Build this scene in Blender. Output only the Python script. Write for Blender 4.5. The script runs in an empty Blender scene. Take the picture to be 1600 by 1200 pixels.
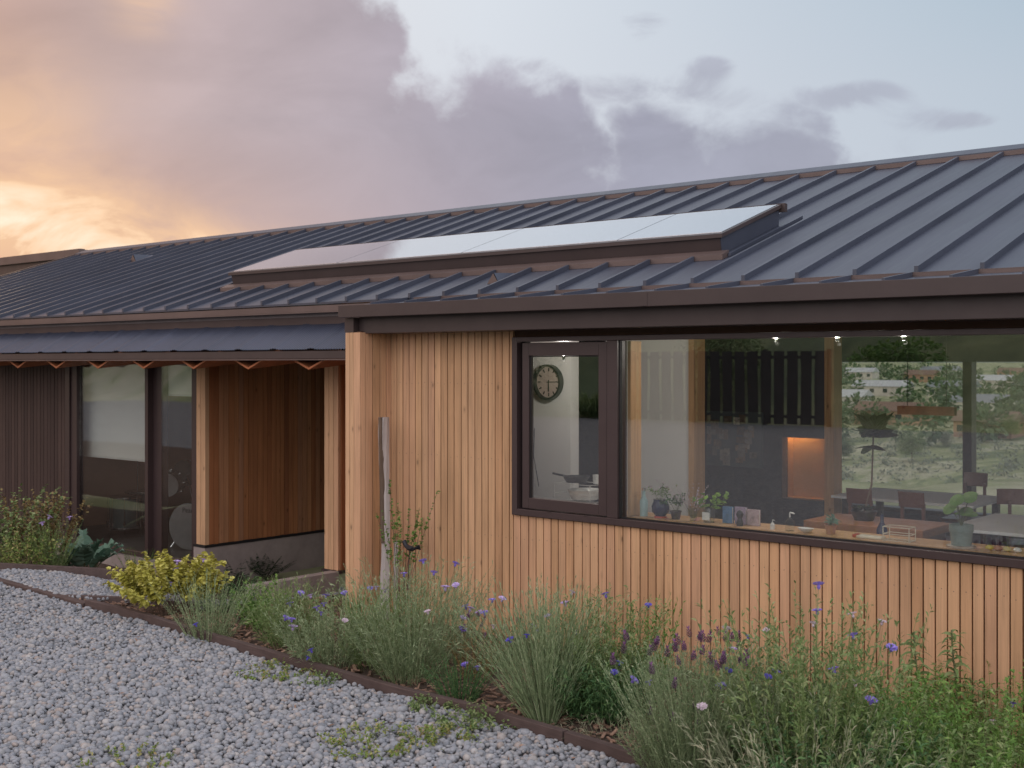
import bpy, bmesh, math, random
import numpy as np
from mathutils import Vector, Matrix
R = math.radians
random.seed(7); rng = np.random.default_rng(7)
scn = bpy.context.scene
COL = scn.collection

# ------------------------------------------------------------------ camera
# X runs along the facade, Y into the building, Z up; the camera stands at X=0, Y=0
EYE = 2.04; F = 1908.0
CA, SA = 0.65186, 0.75833
FWD = Vector((-CA, SA, 0)); LAT = Vector((SA, CA, 0))
cam = bpy.data.cameras.new('camera'); co = bpy.data.objects.new('camera', cam); COL.objects.link(co)
co.location = (0, 0, EYE); co.rotation_euler = (R(90), 0, math.asin(CA))
cam.lens = F/1600*36; cam.sensor_width = 36; cam.shift_y = -32/1600
cam.clip_start = 0.05; cam.clip_end = 6000
cam.dof.use_dof = True; cam.dof.focus_distance = 8.8; cam.dof.aperture_fstop = 4.5
scn.camera = co
def onY(px, py, Y):
    r = (px-800)/F; d = LAT*r + FWD; t = Y/d.y
    return Vector((d.x*t, Y, EYE+(568-py)/F*t))
def onX(px, py, X):
    r = (px-800)/F; d = LAT*r + FWD; t = X/d.x
    return Vector((X, d.y*t, EYE+(568-py)/F*t))
def onZ(px, py, z=0.0):
    r = (px-800)/F; t = F*(EYE-z)/(py-568); d = LAT*r + FWD
    return Vector((d.x*t, d.y*t, z))
# ------------------------------------------------------------------ world / sky
scn.view_settings.view_transform = 'Standard'; scn.view_settings.look = 'None'
scn.view_settings.exposure = 0.0; scn.view_settings.gamma = 1.0
W = bpy.data.worlds.new('World'); scn.world = W; W.use_nodes = True
class NT:
    def __init__(s, nt): s.t = nt; s.n = nt.nodes; s.l = nt.links
    def node(s, typ, **kw):
        n = s.n.new(typ)
        for k, v in kw.items(): setattr(n, k, v)
        return n
    def put(s, sock, v):
        if hasattr(v, 'links') or isinstance(v, bpy.types.NodeSocket): s.l.new(v, sock)
        elif v is not None:
            sock.default_value = v
    def m(s, op, a, b=None, c=None, clamp=False):
        n = s.n.new('ShaderNodeMath'); n.operation = op; n.use_clamp = clamp
        s.put(n.inputs[0], a)
        if b is not None: s.put(n.inputs[1], b)
        if c is not None: s.put(n.inputs[2], c)
        return n.outputs[0]
    def dot(s, v, w):
        n = s.n.new('ShaderNodeVectorMath'); n.operation = 'DOT_PRODUCT'
        s.put(n.inputs[0], v); s.put(n.inputs[1], w); return n.outputs['Value']
    def ramp(s, f, stops, interp='LINEAR'):
        n = s.n.new('ShaderNodeValToRGB'); n.color_ramp.interpolation = interp
        e = n.color_ramp.elements
        while len(e) < len(stops): e.new(0.5)
        for i, (p, c) in enumerate(stops):
            e[i].position = p
        for i, (p, c) in enumerate(stops):
            e[i].color = (c, c, c, 1) if not hasattr(c, '__len__') else (*c[:3], 1)
        s.put(n.inputs[0], f); return n.outputs[0]
    def mix(s, f, a, b, blend='MIX'):
        n = s.n.new('ShaderNodeMix'); n.data_type = 'RGBA'; n.blend_type = blend
        s.put(n.inputs[0], f)
        for k, v in ((6, a), (7, b)):
            if isinstance(v, (tuple, list)): n.inputs[k].default_value = (*v[:3], 1)
            else: s.put(n.inputs[k], v)
        return n.outputs[2]
    def noise(s, v, scale, detail=4, rough=0.5, dist=0.0):
        n = s.n.new('ShaderNodeTexNoise'); s.put(n.inputs['Vector'], v)
        n.inputs['Scale'].default_value = scale; n.inputs['Detail'].default_value = detail
        n.inputs['Roughness'].default_value = rough; n.inputs['Distortion'].default_value = dist
        return n.outputs['Fac']
    def scale(s, v, x, y, z, loc=(0, 0, 0)):
        n = s.n.new('ShaderNodeMapping'); s.put(n.inputs[0], v)
        n.inputs['Scale'].default_value = (x, y, z); n.inputs['Location'].default_value = loc
        return n.outputs[0]
def lin(r, g, b):
    f = lambda c: (c/255/12.92 if c/255 <= 0.04045 else ((c/255+0.055)/1.055)**2.4)
    return (f(r), f(g), f(b))
t = NT(W.node_tree); t.n.clear()
gen = t.node('ShaderNodeTexCoord').outputs['Generated']
sep = t.node('ShaderNodeSeparateXYZ'); t.l.new(gen, sep.inputs[0])
fw = t.dot(gen, tuple(FWD)); la = t.dot(gen, tuple(LAT)); up = sep.outputs[2]
az = t.m('ARCTAN2', la, fw)            # 0 = straight over the house roof, negative = towards the sunset
el = t.m('ARCSINE', up)
def azn(px): return (math.atan((px-800)/F)+1.2)/2.4
azr = t.m('DIVIDE', t.m('ADD', az, 1.2), 2.4, clamp=True)
edge = [(-700,.9),(440,.38),(540,.31),(600,.275),(640,.240),(665,.225),(700,.230),(755,.242),(835,.222),(885,.195),(905,.180),(935,.190),(985,.200),(1060,.190),(1095,.180),(1150,.188),(1250,.205),(1300,.190),(1345,.155),(1480,.09),(2300,.05)]
n0 = t.noise(t.scale(gen, 1, 1, 1, (2, 8, 6)), 7.0, 6, 0.6)
azw = t.m('ADD', azr, t.m('MULTIPLY', t.m('SUBTRACT', n0, 0.5), 0.075))
E = t.ramp(azw, [(azn(p), c) for p, c in edge])
n1 = t.noise(t.scale(gen, 1, 1, 1.5), 9.0, 9, 0.58, 0.3)
n2 = t.noise(t.scale(gen, 1, 1, 1.6, (3, 1, 5)), 3.2, 6, 0.55, 0.2)
d = t.m('SUBTRACT', E, el)
d = t.m('ADD', d, t.m('MULTIPLY', t.m('SUBTRACT', n1, 0.5), 0.13))
d = t.m('ADD', d, t.m('MULTIPLY', t.m('SUBTRACT', n2, 0.5), 0.05))
n = t.node('ShaderNodeMapRange', interpolation_type='SMOOTHSTEP'); t.l.new(d, n.inputs[0])
n.inputs[1].default_value = -0.016; n.inputs[2].default_value = 0.026
dens = n.outputs[0]
def blob(px, y, w, h, k):
    a0 = math.atan((px-800)/F); e0 = (568-y)/F*math.cos(a0)
    q = t.m('ADD', t.m('POWER', t.m('ABSOLUTE', t.m('DIVIDE', t.m('SUBTRACT', az, a0), w/F)), 2), t.m('POWER', t.m('ABSOLUTE', t.m('DIVIDE', t.m('SUBTRACT', el, e0), h/F)), 2))
    return t.m('MULTIPLY', t.m('EXPONENT', t.m('MULTIPLY', q, -1)), k)
# wisps that drift free of the bank
nw = t.noise(t.scale(gen, 1, 1, 1.7, (9, 4, 2)), 14.0, 8, 0.6, 0.5)
wsp = t.m('ADD', blob(1010, 55, 70, 40, .95), blob(1110, 108, 45, 22, 1.0))
for b in ((980, 150, 130, 45, 1.1), (1200, 165, 120, 40, .95), (1350, 152, 80, 24, 1.25), (1440, 185, 90, 26, .85), (800, 110, 90, 30, .9), (1530, 192, 70, 18, .95), (1390, 240, 110, 30, .7)):
    wsp = t.m('ADD', wsp, blob(*b))
n = t.node('ShaderNodeMapRange', interpolation_type='SMOOTHSTEP'); t.l.new(t.m('MULTIPLY', nw, wsp), n.inputs[0])
n.inputs[1].default_value = 0.34; n.inputs[2].default_value = 0.66; n.inputs[4].default_value = 0.68
dens = t.m('MAXIMUM', dens, n.outputs[0])
# clear sky
sky_az = t.ramp(azr, [(azn(-600), lin(250,225,200)), (azn(400), lin(226,226,230)), (azn(750), lin(219,225,233)), (azn(1200), lin(196,207,219)), (azn(1600), lin(176,194,209)), (azn(2500), lin(150,172,196))])
hz = t.ramp(t.m('DIVIDE', el, 0.6, clamp=True), [(0, 1.0), (0.35, .55), (0.5, 0.0), (1, 0)])
clear = t.mix(t.m('MULTIPLY', hz, 0.55), sky_az, lin(214,214,222))
hi = t.ramp(t.m('DIVIDE', el, 1.5, clamp=True), [(0.25, 0.0), (0.9, 1.0)])
clear = t.mix(t.m('MULTIPLY', hi, .5), clear, lin(150,172,198))
# cloud bank
cl = t.ramp(azr, [(azn(-700), lin(236,178,136)), (azn(-50), lin(205,172,160)), (azn(150), lin(194,171,167)), (azn(400), lin(186,171,175)), (azn(700), lin(172,166,178)), (azn(1000), lin(164,165,181)), (azn(1400), lin(172,176,192)), (azn(2400), lin(180,184,196))])
n3 = t.noise(t.scale(gen, 1, 1, 2.2, (1, 7, 3)), 6.0, 7, 0.55, 0.4)
cl = t.mix(1.0, cl, t.ramp(n3, [(0.3, .86), (0.5, 1.0), (0.72, 1.13)]), 'MULTIPLY')
low = t.ramp(t.m('DIVIDE', el, 0.35, clamp=True), [(0.2, 1.0), (0.55, 0.0)])
cl = t.mix(t.m('MULTIPLY', low, t.ramp(azr, [(azn(100), 0.75), (azn(650), 0.5), (azn(1000), .1)])), cl, t.ramp(azr, [(azn(0), lin(222,168,138)), (azn(500), lin(200,172,168)), (azn(900), lin(176,170,184))]))
thin = t.m('MULTIPLY', t.m('SUBTRACT', 1.0, dens), 0.0)
base = t.mix(dens, clear, cl)
n4 = t.noise(t.scale(gen, 1, 1, 2.0, (5, 2, 8)), 10.0, 6, 0.6, 0.6)
gl = t.m('ADD', blob(10, 350, 190, 62, 1.35), blob(200, 385, 240, 38, .85))
gl = t.m('ADD', gl, blob(225, 30, 50, 34, .45))
gl = t.m('ADD', gl, blob(20, 190, 120, 90, .35))
gl = t.m('ADD', gl, blob(-500, 420, 420, 160, 1.3))
gl = t.m('MULTIPLY', gl, t.ramp(n4, [(0.33, .35), (0.6, 1.25)]))
base = t.mix(t.m('MINIMUM', gl, 1.0), base, lin(252, 208, 166))
base = t.mix(t.m('MULTIPLY', t.m('MAXIMUM', t.m('SUBTRACT', gl, .75), 0.0), 0.9, clamp=True), base, (1.12, .90, .69))
# the half of the sky behind the camera: pale, brightly lit high cloud
back = t.m('MULTIPLY', t.m('SUBTRACT', 0.25, fw), 1.1, clamp=True)
backcol = t.mix(t.ramp(n2, [(0.4, 0.0), (0.62, 1.0)]), (1.55, 1.55, 1.68), (2.1, 1.92, 1.88))
base = t.mix(back, base, backcol)
over = t.ramp(t.m('DIVIDE', el, 1.57, clamp=True), [(0.35, 0.0), (0.7, 1.0)])
base = t.mix(t.m('MULTIPLY', over, .8), base, (.95, .99, 1.12))
base = t.mix(t.ramp(up, [(0.0, 0.0), (0.02, 1.0)]), lin(120, 122, 120), base)
bg = t.node('ShaderNodeBackground'); t.l.new(base, bg.inputs[0]); bg.inputs[1].default_value = 1.0
t.l.new(bg.outputs[0], t.node('ShaderNodeOutputWorld').inputs[0])
W.cycles.sampling_method = 'MANUAL'; W.cycles.sample_map_resolution = 1024
# sun: low, veiled by the bank, at the left behind the house
sl = bpy.data.lights.new('sun', 'SUN'); sl.energy = 0.5; sl.angle = R(14); sl.color = (1.0, .72, .45)
so = bpy.data.objects.new('sun', sl); COL.objects.link(so)
sd = Vector((-.95, .32, .16)).normalized()
so.rotation_euler = sd.to_track_quat('Z', 'Y').to_euler(); so.location = (-30, 5, 20)
cy = scn.cycles
cy.max_bounces = 7; cy.diffuse_bounces = 4; cy.glossy_bounces = 3; cy.transparent_max_bounces = 16; cy.transmission_bounces = 4
cy.caustics_reflective = False; cy.caustics_refractive = False; cy.use_denoising = True
cy.sample_clamp_indirect = 6

# ------------------------------------------------------------------ materials
def new_mat(name):
    m = bpy.data.materials.new(name); m.use_nodes = True; nt = NT(m.node_tree)
    return m, nt, m.node_tree.nodes['Principled BSDF']
def obj_co(nt): return nt.node('ShaderNodeTexCoord').outputs['Object']
def bump(nt, bs, h, strength=0.3, dist=0.01):
    b = nt.node('ShaderNodeBump'); b.inputs['Strength'].default_value = strength; b.inputs['Distance'].default_value = dist
    nt.l.new(h, b.inputs['Height']); nt.l.new(b.outputs[0], bs.inputs['Normal'])
def mat(name, c, rough=0.6, metal=0.0, var=0.12, scale=8.0, bmp=0.0, spec=None, island=0.0, c2=None):
    m, nt, bs = new_mat(name)
    o = obj_co(nt); f = nt.noise(o, scale, 5, 0.6)
    hi = c2 if c2 else tuple(min(1, x*(1+var)) for x in c)
    lo = tuple(x*(1-var) for x in c)
    col = nt.ramp(f, [(0.3, lo), (0.7, hi)])
    if island:
        rp = nt.node('ShaderNodeNewGeometry').outputs['Random Per Island']
        col = nt.mix(1.0, col, nt.ramp(rp, [(0, 1-island), (1, 1+island)]), 'MULTIPLY')
    nt.l.new(col, bs.inputs['Base Color'])
    r2 = nt.noise(o, scale*3, 4, 0.6)
    nt.l.new(nt.ramp(r2, [(0.3, max(0, rough-.06)), (0.7, min(1, rough+.06))]), bs.inputs['Roughness'])
    bs.inputs['Metallic'].default_value = metal
    if spec is not None: bs.inputs['Specular IOR Level'].default_value = spec
    if bmp: bump(nt, bs, nt.noise(o, scale*6, 6, 0.65), bmp, 0.005)
    return m
def wood(name, stops, rough=0.65, grain=(55, 55, 1.6), knots=True, bleach=0.0):
    m, nt, bs = new_mat(name)
    o = obj_co(nt); rp = nt.node('ShaderNodeNewGeometry').outputs['Random Per Island']
    off = nt.node('ShaderNodeCombineXYZ'); nt.put(off.inputs[2], nt.m('MULTIPLY', rp, 37.0)); nt.put(off.inputs[0], nt.m('MULTIPLY', rp, 11.0))
    va = nt.node('ShaderNodeVectorMath', operation='ADD'); nt.l.new(o, va.inputs[0]); nt.l.new(off.outputs[0], va.inputs[1])
    p = va.outputs[0]
    g = nt.noise(nt.scale(p, *grain), 1.0, 6, 0.6, 0.8)
    g2 = nt.noise(nt.scale(p, 9, 9, 0.9), 1.0, 3, 0.5, 0.4)
    base = nt.ramp(rp, stops)
    base = nt.mix(1.0, base, nt.ramp(g, [(0.3, .80), (0.5, 1.0), (0.7, 1.12)]), 'MULTIPLY')
    base = nt.mix(1.0, base, nt.ramp(g2, [(0.32, .86), (0.7, 1.1)]), 'MULTIPLY')
    if knots:
        v = nt.node('ShaderNodeTexVoronoi'); nt.l.new(nt.scale(p, 6.5, 6.5, 3.1), v.inputs['Vector']); v.inputs['Scale'].default_value = 1.0
        k = nt.ramp(v.outputs['Distance'], [(0.0, .35), (0.045, .5), (0.075, .85), (0.14, 1.0)])
        base = nt.mix(.9, base, k, 'MULTIPLY')
    gy = nt.ramp(nt.noise(nt.scale(o, 1.1, 1.1, .7), 1.0, 5, .6), [(.35, .88), (.65, 1.06)])
    base = nt.mix(1.0, base, gy, 'MULTIPLY')
    nt.l.new(base, bs.inputs['Base Color']); bs.inputs['Roughness'].default_value = rough
    bs.inputs['Specular IOR Level'].default_value = 0.3
    bump(nt, bs, g, 0.35, 0.003)
    return m
M = {}
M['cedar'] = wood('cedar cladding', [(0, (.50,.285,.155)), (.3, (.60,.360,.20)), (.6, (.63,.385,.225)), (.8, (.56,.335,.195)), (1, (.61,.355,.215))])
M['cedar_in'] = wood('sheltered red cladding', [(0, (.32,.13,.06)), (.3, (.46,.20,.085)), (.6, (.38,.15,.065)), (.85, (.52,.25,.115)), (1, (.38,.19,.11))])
M['dark_clad'] = wood('dark stained cladding', [(0, (.055,.036,.034)), (1, (.085,.056,.050))], 0.6, knots=False)
M['back'] = mat('dark batten cavity', (.075,.036,.02), .8)
M['ply'] = wood('soffit plywood', [(0, (.32,.11,.05)), (1, (.38,.135,.06))], .6, (4, 60, 60), knots=False)
M['pine'] = wood('interior pine', [(0, (.56,.33,.17)), (1, (.62,.38,.20))], .5)
M['grey_wood'] = wood('silvered split post', [(0, (.42,.37,.35)), (1, (.52,.46,.44))], .8, (40, 40, 2), knots=False)
M['edge_wood'] = wood('weathered edging timber', [(0, (.085,.058,.054)), (.5, (.115,.080,.072)), (1, (.16,.125,.115))], .75, (3, 60, 60), knots=False)
M['trim'] = mat('brown painted trim', (.056,.040,.039), .42, 0, .10, 3, .05, .4)
M['frame'] = mat('brown window aluminium', (.056,.036,.036), .38, 0, .06, 4, 0, .5)
M['rust_trim'] = mat('brown flashing steel', (.125,.090,.083), .45, .2, .16, 2.2, .05)
M['rubber'] = mat('black gasket', (.012,.011,.012), .7)
M['concrete'] = mat('board marked concrete', (.34,.285,.265), .85, 0, .16, 5, .4)
M['white_wall'] = mat('interior white paint', (.82,.80,.78), .8, 0, .03, 3)
M['floor_in'] = mat('interior polished floor', (.16,.14,.13), .35, 0, .1, 2)
M['ceil'] = wood('ceiling plywood', [(0, (.34,.18,.09)), (1, (.38,.21,.11))], .6, (3, 50, 50), knots=False)
def roofmat(name, c, rough, rib=False):
    m, nt, bs = new_mat(name); o = obj_co(nt)
    f = nt.noise(o, 0.9, 6, .6); f2 = nt.noise(nt.scale(o, 14, 1.2, 1.2), 1, 5, .6)
    col = nt.ramp(f, [(0.3, tuple(x*.9 for x in c)), (0.7, tuple(x*1.12 for x in c))])
    col = nt.mix(1.0, col, nt.ramp(f2, [(.3, .84), (.7, 1.12)]), 'MULTIPLY')
    nt.l.new(col, bs.inputs['Base Color'])
    nt.l.new(nt.ramp(f2, [(0.3, rough-.05), (0.7, rough+.08)]), bs.inputs['Roughness'])
    bs.inputs['Metallic'].default_value = 0.0; bs.inputs['Specular IOR Level'].default_value = .5
    bump(nt, bs, nt.noise(nt.scale(o, 2.2, .5, .5), 1, 2, .4), .5, .03)
    return m
M['roof'] = roofmat('slate blue roof steel', (.052,.059,.084), .40)
M['roof2'] = roofmat('corrugated canopy steel', (.050,.058,.088), .45)
M['metal'] = mat('chrome hardware', (.75,.75,.75), .15, 1.0, .02)
def glass(name, k=.12, ior=1.5, tint=(.93,.95,.94)):
    m = bpy.data.materials.new(name); m.use_nodes = True; nt = NT(m.node_tree); nt.n.clear()
    lwn = nt.node('ShaderNodeLayerWeight'); fr = nt.m('MULTIPLY_ADD', nt.m('POWER', lwn.outputs['Facing'], 5.0), 1-k, k)
    tr = nt.node('ShaderNodeBsdfTransparent'); tr.inputs[0].default_value = (*tint, 1)
    gs = nt.node('ShaderNodeBsdfGlossy'); gs.inputs['Roughness'].default_value = 0.0
    o = obj_co(nt); bmp = nt.node('ShaderNodeBump'); bmp.inputs['Strength'].default_value = .02; bmp.inputs['Distance'].default_value = .02
    nt.l.new(nt.noise(o, 1.3, 2, .4), bmp.inputs['Height']); nt.l.new(bmp.outputs[0], gs.inputs['Normal'])
    mx = nt.node('ShaderNodeMixShader'); nt.l.new(fr, mx.inputs[0])
    nt.l.new(tr.outputs[0], mx.inputs[1]); nt.l.new(gs.outputs[0], mx.inputs[2])
    nt.l.new(mx.outputs[0], nt.node('ShaderNodeOutputMaterial').inputs[0]); return m
M['glass'] = glass('double glazing', .155)
M['glass_clear'] = glass('clear jar glass', .05)
m = bpy.data.materials.new('skylight glass with painted sky sheen'); m.use_nodes = True; nt = NT(m.node_tree); nt.n.clear()
lwn = nt.node('ShaderNodeLayerWeight'); fr = nt.m('MULTIPLY_ADD', nt.m('POWER', lwn.outputs['Facing'], 3.0), .68, .32)
tr = nt.node('ShaderNodeBsdfTransparent'); tr.inputs[0].default_value = (.9,.93,.93,1); df = nt.node('ShaderNodeBsdfDiffuse'); df.inputs[0].default_value = (.45,.48,.52,1)  # pale diffuse colour painted in for the bright sky reflection on the panes
gs = nt.node('ShaderNodeBsdfGlossy'); gs.inputs['Roughness'].default_value = .03; gs.inputs[0].default_value = (.95,.97,1,1)
m1 = nt.node('ShaderNodeMixShader'); m1.inputs[0].default_value = .35; nt.l.new(tr.outputs[0], m1.inputs[1]); nt.l.new(df.outputs[0], m1.inputs[2])
m2 = nt.node('ShaderNodeMixShader'); nt.l.new(fr, m2.inputs[0]); nt.l.new(m1.outputs[0], m2.inputs[1]); nt.l.new(gs.outputs[0], m2.inputs[2])
nt.l.new(m2.outputs[0], nt.node('ShaderNodeOutputMaterial').inputs[0]); M['skyglass'] = m
def leafmat(name, c, var=.35, tr=.25, hue2=None):
    m, nt, bs = new_mat(name)
    rp = nt.node('ShaderNodeNewGeometry').outputs['Random Per Island']
    a = tuple(x*(1-var) for x in c); b = tuple(min(1, x*(1+var)) for x in c)
    stops = [(0, a), (.55, c), (1, hue2 if hue2 else b)]
    col = nt.ramp(rp, stops)
    col = nt.mix(1.0, col, nt.ramp(nt.noise(obj_co(nt), 30, 2), [(.3, .85), (.7, 1.15)]), 'MULTIPLY')
    nt.l.new(col, bs.inputs['Base Color']); bs.inputs['Roughness'].default_value = .6
    bs.inputs['Specular IOR Level'].default_value = .25
    tl = nt.node('ShaderNodeBsdfTranslucent'); nt.l.new(col, tl.inputs[0])
    mx = nt.node('ShaderNodeMixShader'); mx.inputs[0].default_value = tr
    nt.l.new(bs.outputs[0], mx.inputs[1]); nt.l.new(tl.outputs[0], mx.inputs[2])
    nt.l.new(mx.outputs[0], nt.n['Material Output'].inputs[0]); return m
M['lf_green'] = leafmat('fresh green leaf', (.15,.29,.065), hue2=(.27,.40,.11))
M['lf_grass'] = leafmat('grassy green blade', (.19,.28,.10), hue2=(.37,.41,.20))
M['lf_grey'] = leafmat('grey green foliage', (.25,.33,.17), hue2=(.42,.47,.29))
M['lf_pale'] = leafmat('pale dry stem', (0.365,0.392,0.250), hue2=(0.567,0.513,0.365))
M['lf_dark'] = leafmat('deep green foliage', (.085,.18,.07), hue2=(.17,.28,.10))
M['lf_yellow'] = leafmat('golden leaf', (.50,.47,.09), .3, hue2=(.70,.66,.22))
M['lf_blue'] = leafmat('glaucous leaf', (0.182,0.317,0.230), hue2=(0.284,0.419,0.324))
M['lf_red'] = leafmat('bronze leaf', (0.257,0.176,0.081), hue2=(0.405,0.338,0.149))
M['lf_fern'] = leafmat('dark fern frond', (.03,.045,.025), .3)  # near-black green of the fronds themselves
M['lf_weed'] = leafmat('creeping weed', (0.230,0.324,0.081), hue2=(0.446,0.338,0.162))
M['stem'] = mat('plant stem', (.15,.16,.08), .8, 0, .2)
M['twig'] = mat('brown twig', (.13,.09,.065), .9, 0, .2)
M['blue'] = leafmat('violet blue petal', (.30,.22,.72), .3, .3, (.46,.36,.82))
M['lilac'] = leafmat('pale lilac petal', (.60,.46,.80), .2, .3, (.74,.60,.84))
M['indigo'] = leafmat('deep blue petal', (.15,.12,.58), .2, .25)
M['lav'] = leafmat('lavender flower spike', (.12,.045,.13), .35, .15, (.28,.12,.28))
M['petal_w'] = leafmat('pale pink petal', (.70,.58,.66), .1, .3)
M['stone'] = None
m, nt, bs = new_mat('grey river pebbles')
rp = nt.node('ShaderNodeNewGeometry').outputs['Random Per Island']
col = nt.ramp(rp, [(0, (.19,.20,.22)), (.25, (.26,.27,.295)), (.5, (.31,.315,.335)), (.72, (.28,.28,.29)), (.86, (.35,.345,.345)), (.93, (.33,.28,.255)), (1, (.42,.405,.395))])
col = nt.mix(1.0, col, nt.ramp(nt.noise(obj_co(nt), 60, 5, .65), [(.3, .82), (.7, 1.14)]), 'MULTIPLY')
nt.l.new(col, bs.inputs['Base Color']); bs.inputs['Roughness'].default_value = .75; bs.inputs['Specular IOR Level'].default_value = .35
bump(nt, bs, nt.noise(obj_co(nt), 120, 4, .6), .3, .003); M['stone'] = m
m, nt, bs = new_mat('gravel bed')
o = obj_co(nt); v = nt.node('ShaderNodeTexVoronoi'); nt.l.new(o, v.inputs['Vector']); v.inputs['Scale'].default_value = 26
sepc = nt.node('ShaderNodeSeparateColor'); nt.l.new(v.outputs['Color'], sepc.inputs[0])
col = nt.ramp(sepc.outputs[0], [(0, (.15,.16,.18)), (.4, (.27,.28,.30)), (.8, (.34,.34,.35)), (1, (.40,.35,.31))])
nt.l.new(nt.mix(1.0, col, nt.ramp(v.outputs['Distance'], [(.2, 1.0), (.6, .55)]), 'MULTIPLY'), bs.inputs['Base Color'])
bs.inputs['Roughness'].default_value = .9; bump(nt, bs, nt.m('SUBTRACT', 1.0, v.outputs['Distance']), .8, .015); M['gravel'] = m
M['soil'] = mat('mulched soil', (.085,.055,.040), .95, 0, .35, 9, .8)
M['bark'] = mat('bark chips', (.27,.165,.115), .9, 0, .2, 20, 0, None, .45)
m, nt, bs = new_mat('grass and field ground'); o = obj_co(nt)
f1 = nt.noise(nt.scale(o, 1.0, .45, 1), .045, 6, .7, 1.2); f2 = nt.noise(o, .35, 6, .7)
c1 = nt.ramp(f1, [(.38, (.14,.17,.095)), (.46, (.25,.27,.14)), (.54, (.42,.39,.28)), (.60, (.29,.31,.17)), (.66, (.17,.20,.11))])  # green-tan fields, paled and greyed to paint in the valley haze
nt.l.new(nt.mix(1.0, c1, nt.ramp(f2, [(.3, .75), (.7, 1.2)]), 'MULTIPLY'), bs.inputs['Base Color']); bs.inputs['Roughness'].default_value = 1
bs.inputs['Specular IOR Level'].default_value = .1; M['field'] = m

# ------------------------------------------------------------------ mesh helpers
class MB:
    def __init__(s): s.v = []; s.f = []
    def add(s, vs, fs):
        b = len(s.v); s.v += [tuple(v) for v in vs]; s.f += [tuple(i+b for i in f) for f in fs]; return s
    def box(s, x0, x1, y0, y1, z0, z1):
        return s.add([(x0,y0,z0),(x1,y0,z0),(x1,y1,z0),(x0,y1,z0),(x0,y0,z1),(x1,y0,z1),(x1,y1,z1),(x0,y1,z1)],
                     [(0,3,2,1),(4,5,6,7),(0,1,5,4),(1,2,6,5),(2,3,7,6),(3,0,4,7)])
    def prism_x(s, poly, x0, x1):          # poly of (y, z), counter-clockwise seen from +X
        n = len(poly)
        return s.add([(x0, y, z) for y, z in poly]+[(x1, y, z) for y, z in poly],
                     [tuple(range(n-1, -1, -1)), tuple(range(n, 2*n))]+[(i, (i+1) % n, n+(i+1) % n, n+i) for i in range(n)])
    def obox(s, p0, p1, w, h, up=(0,0,1)):  # bar from p0 to p1, w sideways, h along up
        p0 = Vector(p0); p1 = Vector(p1); d = (p1-p0).normalized(); upv = Vector(up)
        sd = d.cross(upv).normalized()*w/2; u2 = sd.cross(d).normalized()*h/2
        vs = [p+a*sd+b*u2 for p in (p0, p1) for a, b in ((-1,-1),(1,-1),(1,1),(-1,1))]
        return s.add(vs, [(0,3,2,1),(4,5,6,7),(0,1,5,4),(1,2,6,5),(2,3,7,6),(3,0,4,7)])
    def tube(s, pts, rs, n=8, cap=True):
        pts = [Vector(p) for p in pts]
        if not hasattr(rs, '__len__'): rs = [rs]*len(pts)
        b = len(s.v); k = len(pts)
        for i, p in enumerate(pts):
            d = (pts[min(i+1, k-1)]-pts[max(i-1, 0)]).normalized()
            a = Vector((0,0,1)) if abs(d.z) < .9 else Vector((1,0,0))
            e1 = d.cross(a).normalized(); e2 = d.cross(e1)
            for j in range(n):
                q = 2*math.pi*j/n; s.v.append(tuple(p+(e1*math.cos(q)+e2*math.sin(q))*rs[i]))
        for i in range(k-1):
            for j in range(n):
                s.f.append((b+i*n+j, b+i*n+(j+1) % n, b+(i+1)*n+(j+1) % n, b+(i+1)*n+j))
        if cap:
            s.f.append(tuple(b+j for j in range(n-1, -1, -1))); s.f.append(tuple(b+(k-1)*n+j for j in range(n)))
        return s
    def lathe(s, c, prof, n=20, sx=1, sy=1):  # prof of (r, z)
        b = len(s.v); c = Vector(c)
        for r, z in prof:
            for j in range(n):
                q = 2*math.pi*j/n; s.v.append((c.x+r*math.cos(q)*sx, c.y+r*math.sin(q)*sy, c.z+z))
        for i in range(len(prof)-1):
            for j in range(n):
                s.f.append((b+i*n+j, b+i*n+(j+1) % n, b+(i+1)*n+(j+1) % n, b+(i+1)*n+j))
        s.f.append(tuple(b+j for j in range(n-1, -1, -1))); s.f.append(tuple(b+(len(prof)-1)*n+j for j in range(n)))
        return s
    def build(s, name, m, parent=None, smooth=False, bevel=0.0):
        me = bpy.data.meshes.new(name); me.from_pydata(s.v, [], s.f); me.materials.append(m)
        if smooth:
            me.polygons.foreach_set('use_smooth', [True]*len(me.polygons))
            me.set_sharp_from_angle(angle=R(40))
        o = bpy.data.objects.new(name, me); COL.objects.link(o)
        if parent:
            o.parent = parent
            q = parent; off = Vector((0,0,0))
            while q: off += Vector(q.location); q = q.parent
            if off.length > 0:
                me.transform(Matrix.Translation(-off))
        if bevel:
            b = o.modifiers.new('bevel', 'BEVEL'); b.width = bevel; b.segments = 2; b.limit_method = 'ANGLE'
        return o
def tag(o, label=None, cat=None, group=None, kind=None):
    if label: o['label'] = label
    if cat: o['category'] = cat
    if group: o['group'] = group
    if kind: o['kind'] = kind
    return o
def empty(name, loc, label, cat, group=None):
    o = bpy.data.objects.new(name, None); COL.objects.link(o); o.location = loc; o.empty_display_size = .1
    return tag(o, label, cat, group)
def copy_tree(o, parent=None):
    c = o.copy(); COL.objects.link(c); c.parent = parent
    for ch in list(o.children): copy_tree(ch, c)
    return c
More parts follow.
